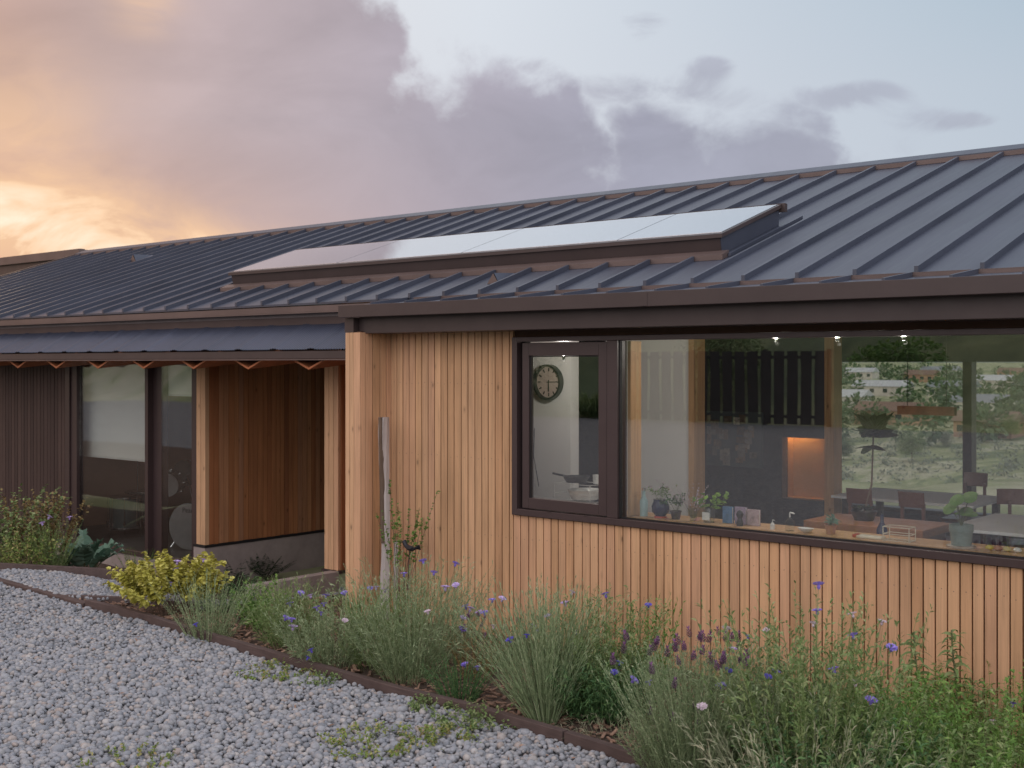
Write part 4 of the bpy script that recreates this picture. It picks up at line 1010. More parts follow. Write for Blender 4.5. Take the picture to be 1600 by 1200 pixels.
herb('tufted_herb', gp(612, 1050), 'yellow green tuft at the left of the big grey green tuft', 'plant', .62, .12, .5, 120, M['lf_grass'], 16, .07, .006, .5, .3, hv=.4)
tall_flowers(e, [(602, 922, 'lilac', .1), (578, 920, 'blue', .2), (588, 918, 'lilac', .2), (631, 897, 'blue', .2), (661, 877, 'blue', .3), (678, 895, 'blue', .2), (668, 956, 'pink', -.2), (712, 881, 'blue', .3), (696, 918, 'lilac', .2), (712, 915, 'lilac', .2)])
herb('grey_herb', gp(700, 1035), 'grey green herb behind the small lavender cushion', 'plant', .62, .14, .5, 150, M['lf_grey'], 18, .045, .005, .5)
e = herb('young_lavender', gp(718, 1098), 'small rounded lavender cushion at the edging', 'lavender', .26, .10, .65, 110, M['lf_dark'], 24, .030, .004, .5, u0=.05)
e = herb('purple_sage', gp(745, 1062), 'purple flowering sage behind the lavender cushion', 'plant', .36, .10, .5, 50, M['lf_red'], 12, .03, .01, .8, flowers=(('lav', 9, 1.0),))
tall_flowers(e, [(727, 948, 'blue', .2), (735, 951, 'lilac', .2), (748, 957, 'lilac', .1), (757, 958, 'blue', .1), (724, 966, 'lilac', .1), (723, 984, 'blue', 0), (726, 1039, 'blue', -.3), (746, 1043, 'blue', -.3)])
e = herb('wiry_herb', gp(850, 1135), 'grey green wiry herb fanning up to the left from one base', 'plant', .74, .06, .62, 230, M['lf_grey'], 26, .05, .0048, .38, .15, lean=(-.26, .1), u0=.2, sw=.005)
np.random.seed(1)
herb('wiry_herb', gp(868, 1110), 'upright grey green herb behind the fanning wiry one', 'plant', .66, .10, .42, 170, M['lf_grey'], 24, .05, .005, .3, .1)
tall_flowers(e, [(769, 938, 'blue', .2), (785, 936, 'lilac', .2), (823, 993, 'indigo', 0), (771, 978, 'pink', 0), (797, 1000, 'indigo', -.1)])
e = herb('cornflower_plant', gp(940, 1105), 'leafy cornflower bush below the left of the big window', 'plant', .62, .20, .45, 190, M['lf_grass'], 28, .075, .008, .7, .5)
tall_flowers(e, [(856, 963, 'lilac', .1), (883, 943, 'lilac', .2), (843, 986, 'blue', .1), (832, 978, 'lilac', .1), (900, 988, 'blue', 0), (892, 1002, 'lilac', 0), (875, 1020, 'indigo', -.1), (892, 1023, 'indigo', -.1), (946, 929, 'blue', .2), (894, 926, 'pink', .2), (960, 1051, 'indigo', -.3), (968, 1036, 'indigo', -.2), (1013, 946, 'indigo', .2)])
herb('dark_herb', gp(948, 1122), 'dark green narrow leaved herb low behind the edging', 'plant', .38, .20, .6, 190, M['lf_dark'], 22, .08, .007, .8, .5, lean=(.0, .0))
herb('tarragon', gp(1000, 1085), 'upright green leafy stems against the boards left of the lavender', 'plant', .55, .16, .25, 50, M['lf_green'], 22, .05, .011, .6, .2)
# --- lavender and right side
e = herb('lavender_bush', gp(1085, 1215), 'largest grey green lavender with many dark purple spikes', 'lavender', .62, .20, .50, 420, M['lf_grey'], 34, .034, .005, .5, u0=.06, hv=.14, flowers=(('lav', 34, 1.35),))
tall_flowers(e, [(1097, 1105, 'pink', -.3), (990, 1063, 'blue', -.1), (1014, 1066, 'blue', -.1)])
herb('lavender_bush', gp(1040, 1208), 'smaller lavender at the foot of the large spiked lavender', 'lavender', .30, .11, .6, 170, M['lf_grey'], 30, .032, .005, .5, hv=.18, flowers=(('lav', 7, 1.1),))
herb('dry_grass', gp(965, 1150), 'straw coloured low tangle behind the edging', 'plant', .12, .3, 1.4, 120, M['lf_pale'], 6, .06, .003, .8)
e = herb('cornflower_plant', gp(1195, 1225), 'large grey stemmed cornflower right of the lavender', 'plant', .60, .20, .42, 190, M['lf_grey'], 20, .10, .009, .55, .5)
tall_flowers(e, [(1138, 1048, 'indigo', -.1), (1212, 1050, 'blue', -.2), (1200, 1058, 'indigo', -.1), (1169, 996, 'blue', .1), (1135, 983, 'pink', .2), (1146, 1015, 'lilac', .1), (1198, 985, 'pink', .2), (1128, 1072, 'blue', -.2)])
e = herb('cornflower_plant', gp(1270, 1250), 'tall green cornflower in front of the boards with highest flowers', 'plant', .84, .26, .36, 230, M['lf_grass'], 30, .07, .010, .6, .4)
tall_flowers(e, [(1279, 914, 'blue', .35), (1277, 955, 'blue', .3), (1333, 993, 'blue', .1), (1303, 1046, 'blue', -.1), (1332, 960, 'pink', .3), (1378, 972, 'pink', .3), (1393, 1013, 'blue', .2), (1338, 1067, 'pink', -.1), (1361, 1095, 'blue', 0), (1271, 975, 'pink', .2)])
herb('leafy_herb', gp(1345, 1225), 'dense mid green leafy herb right of the tall cornflower', 'plant', .52, .20, .45, 130, M['lf_green'], 34, .055, .013, .8, .4)
herb('grey_herb', gp(1255, 1290), 'silvery wiry stems at the bottom edge right of the lavender', 'plant', .50, .30, .75, 150, M['lf_pale'], 12, .10, .006, .5, .4)
def lily(loc, h, label):
    e = empty('lily', loc, label, 'lily', 'lilies in bud by the boards'); S = np.array([[(.015*math.sin(k), .0, h*k/5) for k in range(6)]])
    n_ = 46; u = np.linspace(.18, .98, n_); P_ = np.stack([.015*np.sin(u*5), 0*u, h*u], 1); a = np.arange(n_)*2.4+.3
    D_ = np.stack([np.cos(a), np.sin(a), np.full(n_, .65)], 1); V, Fs = leaf_cloud(P_, D_, .19*(1.1-.6*u), np.full(n_, .024), None, '', None, .75, segs=4); np_mesh('leaves', V, Fs, M['lf_grass'], e)
    mb = MB().tube([tuple(p) for p in S[0]], [.005]*6, 6); me = bpy.data.meshes.new('stem'); me.from_pydata(mb.v, [], mb.f); me.materials.append(M['stem']); o = bpy.data.objects.new('stem', me); COL.objects.link(o); o.parent = e
def at_wall(px, off): 
    p = onY(px, 568, YF-off); return (p.x, p.y, 0.0)
p = at_wall(1432, .55); lily(p, EYE-(988-568)/F*(-CA*p[0]+SA*p[1]), 'left of two tall lily stems against the boards')
p = at_wall(1491, .40); lily(p, EYE-(985-568)/F*(-CA*p[0]+SA*p[1]), 'right of two tall lily stems against the boards')
for k, (px, py, h, r, m_, lb) in enumerate(((1400, 1200, .42, .25, 'lf_green', 'green ground foliage at the foot of the left lily'), (1470, 1215, .42, .28, 'lf_grass', 'light green bushy herb between the lilies and the picture edge'), (1560, 1190, .48, .30, 'lf_green', 'leafy green herb with a violet flower at the right edge'), (1330, 1290, .45, .3, 'lf_dark', 'dark green herb at the bottom right of centre'), (1450, 1300, .42, .35, 'lf_grass', 'spreading green herb along the bottom right'), (1580, 1290, .45, .35, 'lf_green', 'green herb in the bottom right corner'), (1520, 1130, .34, .25, 'lf_grass', 'pale green shoots close to the boards at right'))):
    e = herb('bed_herb', gp(px, py), lb, 'plant', h, r, .55, 110, M[m_], 20, .065, .012, .8, .45, group='green herbs in the right end of the bed')
    if k == 2: tall_flowers(e, [(1582, 1100, 'blue', .0), (1553, 1128, 'pink', -.1)])
    if k == 1: tall_flowers(e, [(1410, 1130, 'pink', -.1), (1418, 1132, 'lilac', -.1)])
for k, (px, py, lb) in enumerate(((600, 1045, 'thin green herb between the sword grass and the big tuft'), (780, 1040, 'low green herb at the foot of the boards'), (900, 1060, 'green shoots at the foot of the boards behind the wiry herb'), (1110, 1130, 'green shoots behind the large lavender'), (425, 975, 'low feathery growth by the porch step'), (360, 965, 'low growth beside the path board'))):
    herb('bed_herb', gp(px, py), lb, 'plant', .30+.05*(k == 3), .18, .55, 80, M[('lf_grass', 'lf_dark')[k % 2]], 14, .06, .007, .6, .4, group='small green herbs between the larger plants')
# weeds creeping in the gravel
for k, (px, py, r, n_, lb) in enumerate(((440, 1056, .22, 60, 'brownish creeping weed over the gravel by the edging'), (735, 1136, .15, 70, 'bright green weed tuft at the gravel edge'), (675, 1112, .10, 40, 'small green weed left of the bright tuft'), (590, 1168, .26, 70, 'sparse straggly weed patch in the open gravel'), (690, 1160, .16, 40, 'thin brown weed patch in the gravel'), (200, 1198, .20, 26, 'weed patch at the bottom left of the gravel'), (500, 1070, .10, 25, 'few green weed leaves by the long edging board'))):
    p = gp(px, py); herb('gravel_weed', (p[0], p[1], .02), lb, 'weed', .075 if k != 1 else .11, r, 1.35, n_, M['lf_weed'] if k in (0, 3, 4, 5) else M['lf_grass'], 12, .028, .013, 1.1, .2, m_stem=M['stem'], sw=.003, group='weeds in the gravel')

# --- split post, stake, sapling and bird
p = onZ(600, 908, 0); pp = onX(600, 920, XL+.22); bx_, by_ = onY(601, 568, 7.02).x, 7.02
ps = empty('split_post', (bx_, by_, 0), 'silvery split timber post leaning in the corner of the boards', 'post')
zt_ = EYE-(652-568)/F*(-CA*bx_+SA*by_)
mb = MB()
def twisted(mb, pts, w, d_):
    V = []; n_ = len(pts)
    for (x, y, z, a, s_) in pts:
        c, s2 = math.cos(a), math.sin(a)
        for dx, dy in ((-w, -d_), (0, -d_*1.3), (w, -d_), (w*.8, d_), (-w*.9, d_)): V.append((x+(dx*c-dy*s2)*s_, y+(dx*s2+dy*c)*s_, z))
    Fs = [tuple(range(4, -1, -1)), tuple((n_-1)*5+k for k in range(5))]+[(i*5+k, i*5+(k+1) % 5, (i+1)*5+(k+1) % 5, (i+1)*5+k) for i in range(n_-1) for k in range(5)]
    mb.add(V, Fs)
P_ = [(bx_+.012*math.sin(u*5)+.0*u, by_, -.1+(zt_+.1)*u, .3+1.5*u, 1-.18*math.sin(u*3.1)+random.uniform(-.05, .05)) for u in np.linspace(0, 1, 14)]
twisted(mb, P_, .042, .028); mb.build('heartwood', M['grey_wood'], ps)
mb = MB(); P_ = [(bx_+.012-.018*u+random.uniform(-.003,.003), by_-.034, .55+(zt_-.55)*u, .9+.8*u, .7+.3*u) for u in np.linspace(0, 1, 10)]
twisted(mb, P_, .022, .014); mb.build('bark', M['twig'], ps)
s2 = onY(619, 568, 7.1); mb = MB(); twisted(mb, [(s2.x, 7.1, -.1, .2, 1), (s2.x+.004, 7.1, .4, .5, .95), (s2.x-.003, 7.1, .56, .8, .9)], .020, .016)
tag(mb.build('tree_stake', M['grey_wood']), 'shorter grey stake right behind the split post', 'stake')
sx, sy = onY(626, 568, 7.0).x, 7.0
e = herb('sapling', (sx, sy, 0), 'thin sapling with sparse small leaves against the boards', 'sapling', .95, .04, .34, 13, M['lf_green'], 44, .036, .022, 1.1, .1, lean=(.06, 0), m_stem=M['twig'], u0=.5, sw=.008, hv=.3)
bd = onY(640, 855, 6.95)
bird = empty('garden_bird', (bd.x, bd.y, bd.z), 'dark metal bird ornament on a thin rod above the plants', 'ornament')
iron = mat('weathered iron', (.045,.045,.055), .5, .6, .2)
bl = .15
prof = [(-.5, .004, .0), (-.42, .012, .005), (-.33, .026, .012), (-.22, .026, .008), (-.05, .030, -.006), (.12, .026, -.012), (.28, .016, -.008), (.40, .010, .004), (.5, .012, .012)]
mb = MB().tube([(bd.x+a*bl*1.25, bd.y-.0, bd.z+c_+ (.03 if a < -.3 else 0)*(1)) for a, r_, c_ in prof], [r_*.72 for a, r_, c_ in prof], 10)
mb.build('body', iron, bird, True)
mb = MB().add([(bd.x+.045, bd.y, bd.z+.0), (bd.x+.125, bd.y-.012, bd.z+.034), (bd.x+.118, bd.y+.012, bd.z-.012), (bd.x+.05, bd.y+.006, bd.z-.012), (bd.x+.10, bd.y, bd.z+.028)], [(0,1,4), (0,2,1), (0,3,2)]); mb.build('tail', iron, bird)
mb = MB().add([(bd.x-.03, bd.y-.02, bd.z+.012), (bd.x+.075, bd.y-.026, bd.z+.02), (bd.x+.03, bd.y-.03, bd.z-.012), (bd.x-.02, bd.y-.026, bd.z-.008)], [(0,3,2,1)]); mb.build('wing', iron, bird)
MB().tube([(bd.x, bd.y, bd.z-.015), (bd.x-.02, bd.y, bd.z-.3), (bd.x-.03, bd.y, 0)], .0035, 6).build('rod', iron, bird)

# ------------------------------------------------------------------ sill items
def pot(name, c, r, h, m_, parent):
    return MB().lathe(c, [(r*.72, 0), (r, h*.9), (r*1.08, h*.9), (r*1.08, h), (r*.9, h), (r*.85, h*.8)], 24).build(name, m_, parent, True)
def sprig(parent, c, n_, h, r, m_, l=.03, w=.018, per=8, kinds=()):
    S, H = stems(n_, r*.3, .7, h, (0, 0), .3, .3); S = S+np.array([[[0, 0, c[2]-parent.location.z]]]); 
    V, Fs = stem_ribbons(S, .0025); np_mesh('stems', V, Fs, M['stem'], parent)
    P_, T, u = along(S, per, .4); V, Fs = leaf_cloud(P_, out_dirs(T, 1.0), l*rng.uniform(.6, 1.2, len(P_)), np.full(len(P_), w), None, '', None, .3); np_mesh('leaves', V, Fs, m_, parent)
    i = 0
    for kd, cnt, s_ in kinds:
        for _ in range(cnt): put_flower(parent, tuple(S[i % n_, 5]), kd, s=s_); i += 1
p = sillp(1006); e = empty('glass_bottle', tuple(p), 'clear glass bottle at the left end of the sill', 'bottle')
MB().lathe(p, [(.030, 0), (.031, .11), (.012, .15), (.012, .185)], 20).build('body', mat('pale aqua glass', (.36,.50,.50), .12), e, True)
MB().lathe(p+Vector((0,0,.186)), [(.014, 0), (.014, .02)], 14).build('cap', M['metal'], e, True)
navy = mat('navy glaze', (.02,.028,.085), .2); red = mat('red glaze', (.5,.07,.04), .35); terra = mat('terracotta', (.45,.22,.13), .8)
p = sillp(1032); e = empty('blue_vase', tuple(p), 'navy vase of small white flowers on a red foot', 'vase')
MB().lathe(p, [(.045, 0), (.045, .012)], 22).build('foot', red, e, True)
MB().lathe(p+Vector((0,0,.0125)), [(.035, 0), (.062, .03), (.066, .07), (.05, .11), (.054, .12), (.044, .118)], 24).build('body', navy, e, True)
sprig(e, (0, 0, p.z+.12), 16, .13, .05, M['lf_green'], .03, .014, 6, (('pink', 12, .45),))
p = sillp(1056); e = empty('potted_plant', tuple(p), 'small green plant with white blossoms between navy vase and dried bunch', 'plant'); pot('pot', p, .04, .06, M['trim'], e); sprig(e, (0, 0, p.z+.055), 18, .13, .05, M['lf_dark'], .03, .016, 8, (('pink', 5, .4),))
p = sillp(1083); e = empty('dried_bunch', tuple(p), 'bunch of pale dried flowers in a slim glass', 'flowers')
MB().lathe(p, [(.026, 0), (.03, .09), (.028, .09), (.024, .005)], 18).build('glass', M['glass_clear'], e, True)
sprig(e, (0, 0, p.z+.02), 30, .24, .05, M['petal_w'], .012, .008, 22)
p = sillp(1108); e = empty('herb_jar', tuple(p), 'basil cutting in a glass jar with white label', 'jar')
MB().lathe(p, [(.040, 0), (.042, .085), (.034, .10), (.032, .10), (.036, .08), (.036, .004)], 22).build('jar', M['glass_clear'], e, True)
MB().box(p.x-.03, p.x+.03, p.y-.0445, p.y-.043, p.z+.02, p.z+.075).build('label', white, e)
sprig(e, (0, 0, p.z+.03), 9, .18, .03, leafmat('basil leaf', (.25,.42,.07)), .045, .034, 8)
cols = [('blue covered book on the sill', (.10,.20,.36)), ('lilac covered book standing behind a dark figurine', (.36,.28,.38)), ('pale pink book at the right of the books', (.50,.38,.40))]
for k, (lb, c_) in enumerate(cols):
    p = sillp((1138, 1158, 1178)[k], YF+.26); e = empty('book', tuple(p), lb, 'book', 'books on the window sill')
    w, h = (.075, .085, .09)[k], (.115, .12, .11)[k]
    MB().box(p.x-w/2, p.x+w/2, p.y-.012, p.y-.009, p.z, p.z+h).box(p.x-w/2, p.x+w/2, p.y+.009, p.y+.012, p.z, p.z+h).box(p.x-w/2-.002, p.x-w/2-.0001, p.y-.012, p.y+.012, p.z, p.z+h).build('cover', mat('book cover %d' % k, c_, .5, 0, .3, 25), e)
    MB().box(p.x-w/2+.001, p.x+w/2-.004, p.y-.0088, p.y+.0088, p.z+.003, p.z+h-.004).build('pages', white, e)
p = sillp(1156, YF+.18); MB().lathe(p, [(.022, 0), (.026, .02), (.015, .05), (.022, .065), (.026, .08), (.018, .10), (.004, .108)], 16).build('figurine', black, None, True); tag(bpy.data.objects['figurine'], 'small dark figurine in front of the books', 'figurine')
for k, (px, s_, lb) in enumerate(((1207, .6, 'small white pump bottle beside the books'), (1234, 1.15, 'larger glass pump dispenser beside the white shell'))):
    p = sillp(px, YF+.17); e = empty('soap_dispenser', tuple(p), lb, 'dispenser', 'pump dispensers on the sill')
    MB().lathe(p, [(.026*s_, 0), (.028*s_, .055*s_), (.012*s_, .07*s_), (.011*s_, .078*s_)], 18).build('bottle', (white, M['glass_clear'])[k], e, True)
    MB().tube([p+Vector((0,0,.079*s_)), p+Vector((0,0,.105*s_)), p+Vector((.004,-.004,.108*s_)), p+Vector((.034*s_,-.01,.104*s_))], .0045*s_, 8).build('pump', white, e, True)
p = sillp(1259, YF+.17); mb = MB(); mb.lathe(p, [(.018, 0), (.04, .014), (.052, .03), (.048, .030), (.036, .016), (.01, .006)], 20, 1.1, .8); tag(mb.build('sea_shell', white, None, True), 'white shell shaped dish on the sill', 'dish')
p = sillp(1298, YF+.22); e = empty('potted_succulent', tuple(p), 'little green succulent in a red terracotta pot', 'plant'); pot('pot', p, .038, .06, terra, e); sprig(e, (0,0,p.z+.055), 16, .05, .04, M['lf_blue'], .05, .016, 5)
p = sillp(1405, YF+.2); wire_rack('toast_rack', (p.x, p.y, SZ), .17, .10, .09, 'cream wire rack standing on the sill', cream)
p = sillp(1362, YF+.2); e = empty('cutlery_dish', tuple(p), 'low cream tray with red end left of the wire rack', 'tray'); MB().box(p.x-.09, p.x+.08, p.y-.04, p.y+.04, p.z, p.z+.016).build('tray', cream, e, False, .005); MB().box(p.x-.12, p.x-.092, p.y-.03, p.y+.03, p.z, p.z+.02).build('handle', red, e, False, .004)
p = sillp(1502, YF+.2); e = empty('potted_plant', tuple(p), 'broad leaved plant with yellow leaf in a grey two tone pot', 'plant')
MB().lathe(p, [(.085, 0), (.088, .012)], 26).build('saucer', mat('sand clay', (.5,.42,.34), .7), e, True)
MB().lathe(p+Vector((0,0,.013)), [(.058, 0), (.068, .085), (.072, .086), (.072, .125), (.066, .125), (.06, .10)], 26).build('pot', mat('grey green glaze', (.22,.28,.25), .5), e, True)
for k in range(9):
    a = k*2.4; tl = .25+.14*(k % 4); L = .10+.05*(k % 3); st_ = Vector((math.cos(a)*math.sin(tl), math.sin(a)*math.sin(tl), math.cos(tl)))*L; c0 = Vector((0, 0, .13)); q = c0+st_
    mb = MB().tube([c0, c0+st_*.5+Vector((0,0,.01)), q], .003, 5); me = bpy.data.meshes.new('stem'); me.from_pydata(mb.v, [], mb.f); me.materials.append(M['stem']); o = bpy.data.objects.new('stem', me); COL.objects.link(o); o.parent = e
    n_ = 12; V = [tuple(q)]; nrm = (st_.normalized()+Vector((-.2, -.8, .5))).normalized(); e1 = nrm.cross(Vector((0,0,1))).normalized(); e2 = nrm.cross(e1)
    for j in range(n_): th = 6.283*j/n_; V.append(tuple(q+e1*math.cos(th)*.045+e2*math.sin(th)*.05-nrm*.008))
    me = bpy.data.meshes.new('leaf'); me.from_pydata(V, [], [(0, 1+j, 1+(j+1) % n_) for j in range(n_)]); me.materials.append(leafmat('yellow leaf', (.50,.50,.10)) if k == 4 else M['lf_green']); o = bpy.data.objects.new('leaf', me); COL.objects.link(o); o.parent = e
    if k == 4: o['label'] = 'yellowing leaf'
for k, px in enumerate((1546, 1560, 1574, 1590)):
    p = sillp(px, YF+.2); mb = MB().lathe(p+Vector((0,0,.0)), [(.008, 0), (.019, .008), (.020, .016), (.012, .027), (.002, .03)], 14, 1.3, 1); m_ = (mat('lemon skin', (.62,.48,.08), .5), terra, mat('lemon skin pale', (.66,.56,.2), .5), white)[k]
    tag(mb.build(('lemon', 'dried_pod', 'lemon', 'pebble')[k], m_, None, True), ('yellow lemon left of the brown pod on the sill', 'brown dried pod among the lemons', 'pale lemon between brown pod and white pebble', 'white pebble at the right end of the sill')[k], ('lemon', 'pod', 'lemon', 'pebble')[k])
p = sillp(1352, YF+.34); MB().lathe(Vector((p.x, YF+.6, .915)), [(.035, 0), (.036, .12), (.012, .17), (.012, .22)], 18).build('blue_bottle', navy, None, True); tag(bpy.data.objects['blue_bottle'], 'dark blue bottle on the worktop behind the tray', 'bottle')
# worktop continuing along the window
MB().box(-5.24, 1.8, YF+.43, 8.0, .0, .80).build('kitchen_counter', mat('dark cabinet', (.05,.05,.06), .4), house)
bpy.data.objects['blue_bottle'].location.z -= .11
# pinboard of photos on dark wall
q0, q1 = onY(1104, 642, YK-.02), onY(1192, 732, YK-.02)
e = empty('photo_board', ((q0.x+q1.x)/2, YK-.02, q1.z), 'board covered with small photos and cards on the dark wall', 'pinboard')
MB().box(q0.x, q1.x, YK-.03, YK-.005, q1.z, q0.z).build('board', mat('grey green board', (.12,.14,.15), .8), e)
cards = MB(); cards2 = MB()
for i in range(46):
    x = random.uniform(q0.x+.01, q1.x-.12); z = random.uniform(q1.z+.01, q0.z-.12); w, h = random.uniform(.05, .10), random.uniform(.05, .12)
    if abs((x-q0.x)/(q1.x-q0.x)-.42) < .07: continue
    (cards if i % 2 else cards2).box(x, x+w, YK-.034-.0006*i, YK-.0335-.0006*i, z, z+h)
cards.build('photos', mat('photo prints', (.30,.22,.16), .6, 0, .6, 30, 0, None, .5), e); cards2.build('cards', mat('paper cards', (.42,.38,.34), .7, 0, .5, 40, 0, None, .4), e)
# dining table and chairs
cloth_ = mat('white tablecloth', (.88,.88,.90), .8, 0, .03)
for (tx0, tx1, ty0, ty1, lb) in ((-5.45, -4.05, 11.15, 12.15, 'white topped dining table farther from the glass'), (-3.72, -2.75, 9.55, 10.75, 'white topped dining table nearer the glass at right')):
    tb = empty('dining_table', ((tx0+tx1)/2, (ty0+ty1)/2, 0), lb, 'table', 'white dining tables')
    MB().box(tx0, tx1, ty0, ty1, .72, .745).build('top', cloth_, tb, False, .004)
    for a in (tx0+.08, tx1-.14):
        for b in (ty0+.08, ty1-.14): MB().box(a, a+.06, b, b+.06, 0, .7195).build('leg', M['trim'], tb)
brown = mat('red brown chair wood', (.16,.065,.05), .4, 0, .2, 6)
def chair(loc, rz, label, bwd=.12):
    e = empty('dining_chair', loc, label, 'chair', 'dining chairs'); e.rotation_euler = (0, 0, rz)
    def add(name, mb): 
        me = bpy.data.meshes.new(name); me.from_pydata(mb.v, [], mb.f); me.materials.append(brown); o = bpy.data.objects.new(name, me); COL.objects.link(o); o.parent = e
        b = o.modifiers.new('bevel', 'BEVEL'); b.width = .006; b.segments = 2
    add('seat', MB().box(-.22, .22, -.21, .21, .43, .46))
    mb = MB(); n_ = 8
    for k in range(n_):
        a0, a1 = -bwd+2*bwd*k/n_, -bwd+2*bwd*(k+1)/n_; f = lambda a: .215+.05*(1-(a/.22)**2)
        mb.add([(a0, f(a0), .76), (a1, f(a1), .76), (a1, f(a1)+.015, .76), (a0, f(a0)+.015, .76), (a0, f(a0)+.02, .90), (a1, f(a1)+.02, .90), (a1, f(a1)+.035, .90), (a0, f(a0)+.035, .90)], [(0,3,2,1),(4,5,6,7),(0,1,5,4),(2,3,7,6)])
    add('backrest', mb)
    for a, b, t_ in ((-.19, -.18, .43), (.19, -.18, .43), (-.10, .20, .80), (.10, .20, .80)): add('leg', MB().obox((a*1.05, b*1.05, 0), (a, b+(.04 if t_ > .5 else 0), t_), .03, .03, (0, 1, 0)))
    return e
for (x, y, rz, lb) in ((-4.86, 10.78, R(180), 'chair with back at the left end of the far table'), (-4.36, 10.80, R(176), 'second chair along the near side of the far table'), (-4.62, 12.55, R(4), 'chair behind the dark window post'), (-3.62, 11.15, R(20), 'large looking chair at right behind the nearer table')):
    chair((x, y, 0), rz, lb, .21 if 'large' in lb else .12)
# kitchen island
i0, i1 = onY(1282, 568, 8.7).x, onY(1466, 568, 8.7).x
isl = empty('kitchen_island', ((i0+i1)/2, 8.7, 0), 'reddish wooden island bench in front of the dining tables', 'bench')
MB().box(i0, i1, 8.42, 8.98, .80, .86).build('top', mat('red oiled timber', (.34,.15,.075), .35, 0, .2, 4), isl, False, .005)
MB().box(i0+.04, i1-.04, 8.46, 8.94, 0, .7995).build('base', mat('dark red timber', (.14,.06,.04), .5, 0, .2, 4), isl)
# aeonium
ap = onY(1350, 780, 8.7); ae = empty('aeonium', (ap.x, 8.7, .862), 'tall bare stemmed dark rosette succulent standing on the island', 'plant')
at_ = onY(1365, 672, 8.7); tip = Vector((at_.x-ap.x, 0, at_.z-.862))
mb = MB().tube([(0,0,.05), (tip.x*.4+.03, 0, tip.z*.4), (tip.x*.8+.01, 0, tip.z*.8), tuple(tip)], [.008, .007, .006, .008], 7); me = bpy.data.meshes.new('stem'); me.from_pydata(mb.v, [], mb.f); me.materials.append(M['twig']); o = bpy.data.objects.new('stem', me); COL.objects.link(o); o.parent = ae
aleaf = leafmat('dark succulent leaf', (.022,.034,.014), .4)
def rosette(c, n_, L, w, up_, name='rosette'):
    a = np.arange(n_)*2.4; D_ = np.stack([np.cos(a), np.sin(a), up_*np.ones(n_)+.5*np.arange(n_)/n_], 1); Vv = []; 
    V, Fs = leaf_cloud(np.tile(np.array([c]), (n_, 1)).astype(float), D_, np.full(n_, L)*np.linspace(1, .55, n_), np.full(n_, w), None, '', None, .05, segs=4); np_mesh(name, V, Fs, aleaf, ae, True)
rosette(tuple(tip), 20, .24, .13, .8); rosette((tip.x-.02, 0, tip.z-.03), 10, .22, .11, .05); rosette((tip.x-.03, 0, tip.z-.12), 6, .18, .08, -.5)
rosette((-.05, 0, .07), 10, .09, .04, .4); rosette((.04, -.02, .08), 10, .09, .04, .4)
MB().lathe((ap.x, 8.7, .861), [(.07, 0), (.10, .07), (.095, .07), (.06, .01)], 22).build('pot', black, ae, True)
# pendant bar
a, b = onY(1404, 641, 10.4), onY(1493, 634, 10.4)
pd = empty('pendant_lamp', (a.x, 10.4, a.z), 'rusty brown bar lamp hanging over the table', 'lamp')
rust = mat('rusty steel', (.22,.09,.055), .7, 0, .3, 10)
MB().box(a.x, b.x, 10.37, 10.43, a.z-.035, a.z+.04).build('bar', rust, pd)
for x in (a.x+.08, b.x-.08): MB().tube([(x, 10.4, a.z+.041), (x, 10.4, 3.4)], .003, 5).build('cable', black, pd)
for k, (px, py, Yl, en) in enumerate(((1212, 537, 8.1, 14), (1308, 537, 8.1, 14), (1412, 536, 8.1, 14), (881, 566, 8.0, 14))):
    p = onY(px, py, Yl); e = empty('ceiling_spot', tuple(p), ('left one of three small round lights along the ceiling edge', 'middle one of three small round lights along the ceiling edge', 'right one of three small round lights along the ceiling edge', 'tiny light behind the opening sash beside the clock')[k], 'light', 'small ceiling lights')
    MB().lathe(p+Vector((0,0,.018)), [(.012, 0), (.014, .03), (.006, .035), (.005, .3)], 12).build('holder', black, e, True)
    pl_ = bpy.data.lights.new('bulb', 'POINT'); pl_.energy = en; pl_.color = (1, .92, .84); pl_.shadow_soft_size = .015; po = bpy.data.objects.new('bulb', pl_); COL.objects.link(po); po.parent = e
# ------------------------------------------------------------------ drum room things
blind = mat('pale roller blind cloth', (.86,.85,.81), .9, 0, .03, 2)
rb = empty('roller_blind', (xs_g[2], YW+.25, 2.0), 'half lowered white roller blind behind the wide left pane', 'blind', 'roller blinds')
zbl = onY(175, 714, YW+.2).z
bl0, bl1 = onY(116, 568, YW+.2).x, onY(252, 568, YW+.2).x
MB().box(bl0, bl1, YW+.2, YW+.204, zbl, 2.5).build('cloth', blind, rb); MB().box(bl0, bl1, YW+.195, YW+.21, zbl-.022, zbl-.001).build('bottom_bar', white, rb)
rb = empty('roller_blind', (xs_g[4], YW+.14, 2.0), 'short raised roller blind behind the narrow right pane', 'blind', 'roller blinds')
zb2 = onY(275, 616, YW+.13).z
bl0, bl1 = onY(253, 568, YW+.13).x, onY(301, 568, YW+.13).x
MB().box(bl0, bl1, YW+.125, YW+.129, zb2, 2.5).build('cloth', blind, rb); MB().box(bl0, bl1, YW+.12, YW+.134, zb2-.02, zb2-.001).build('bottom_bar', white, rb)
ZD = zg0-.018
shell = mat('dark teal drum shell', (.03,.06,.065), .2, 0, .2, 3); skin = mat('drum skin', (.62,.60,.57), .5); skin_d = mat('grey drum skin', (.26,.25,.25), .5)
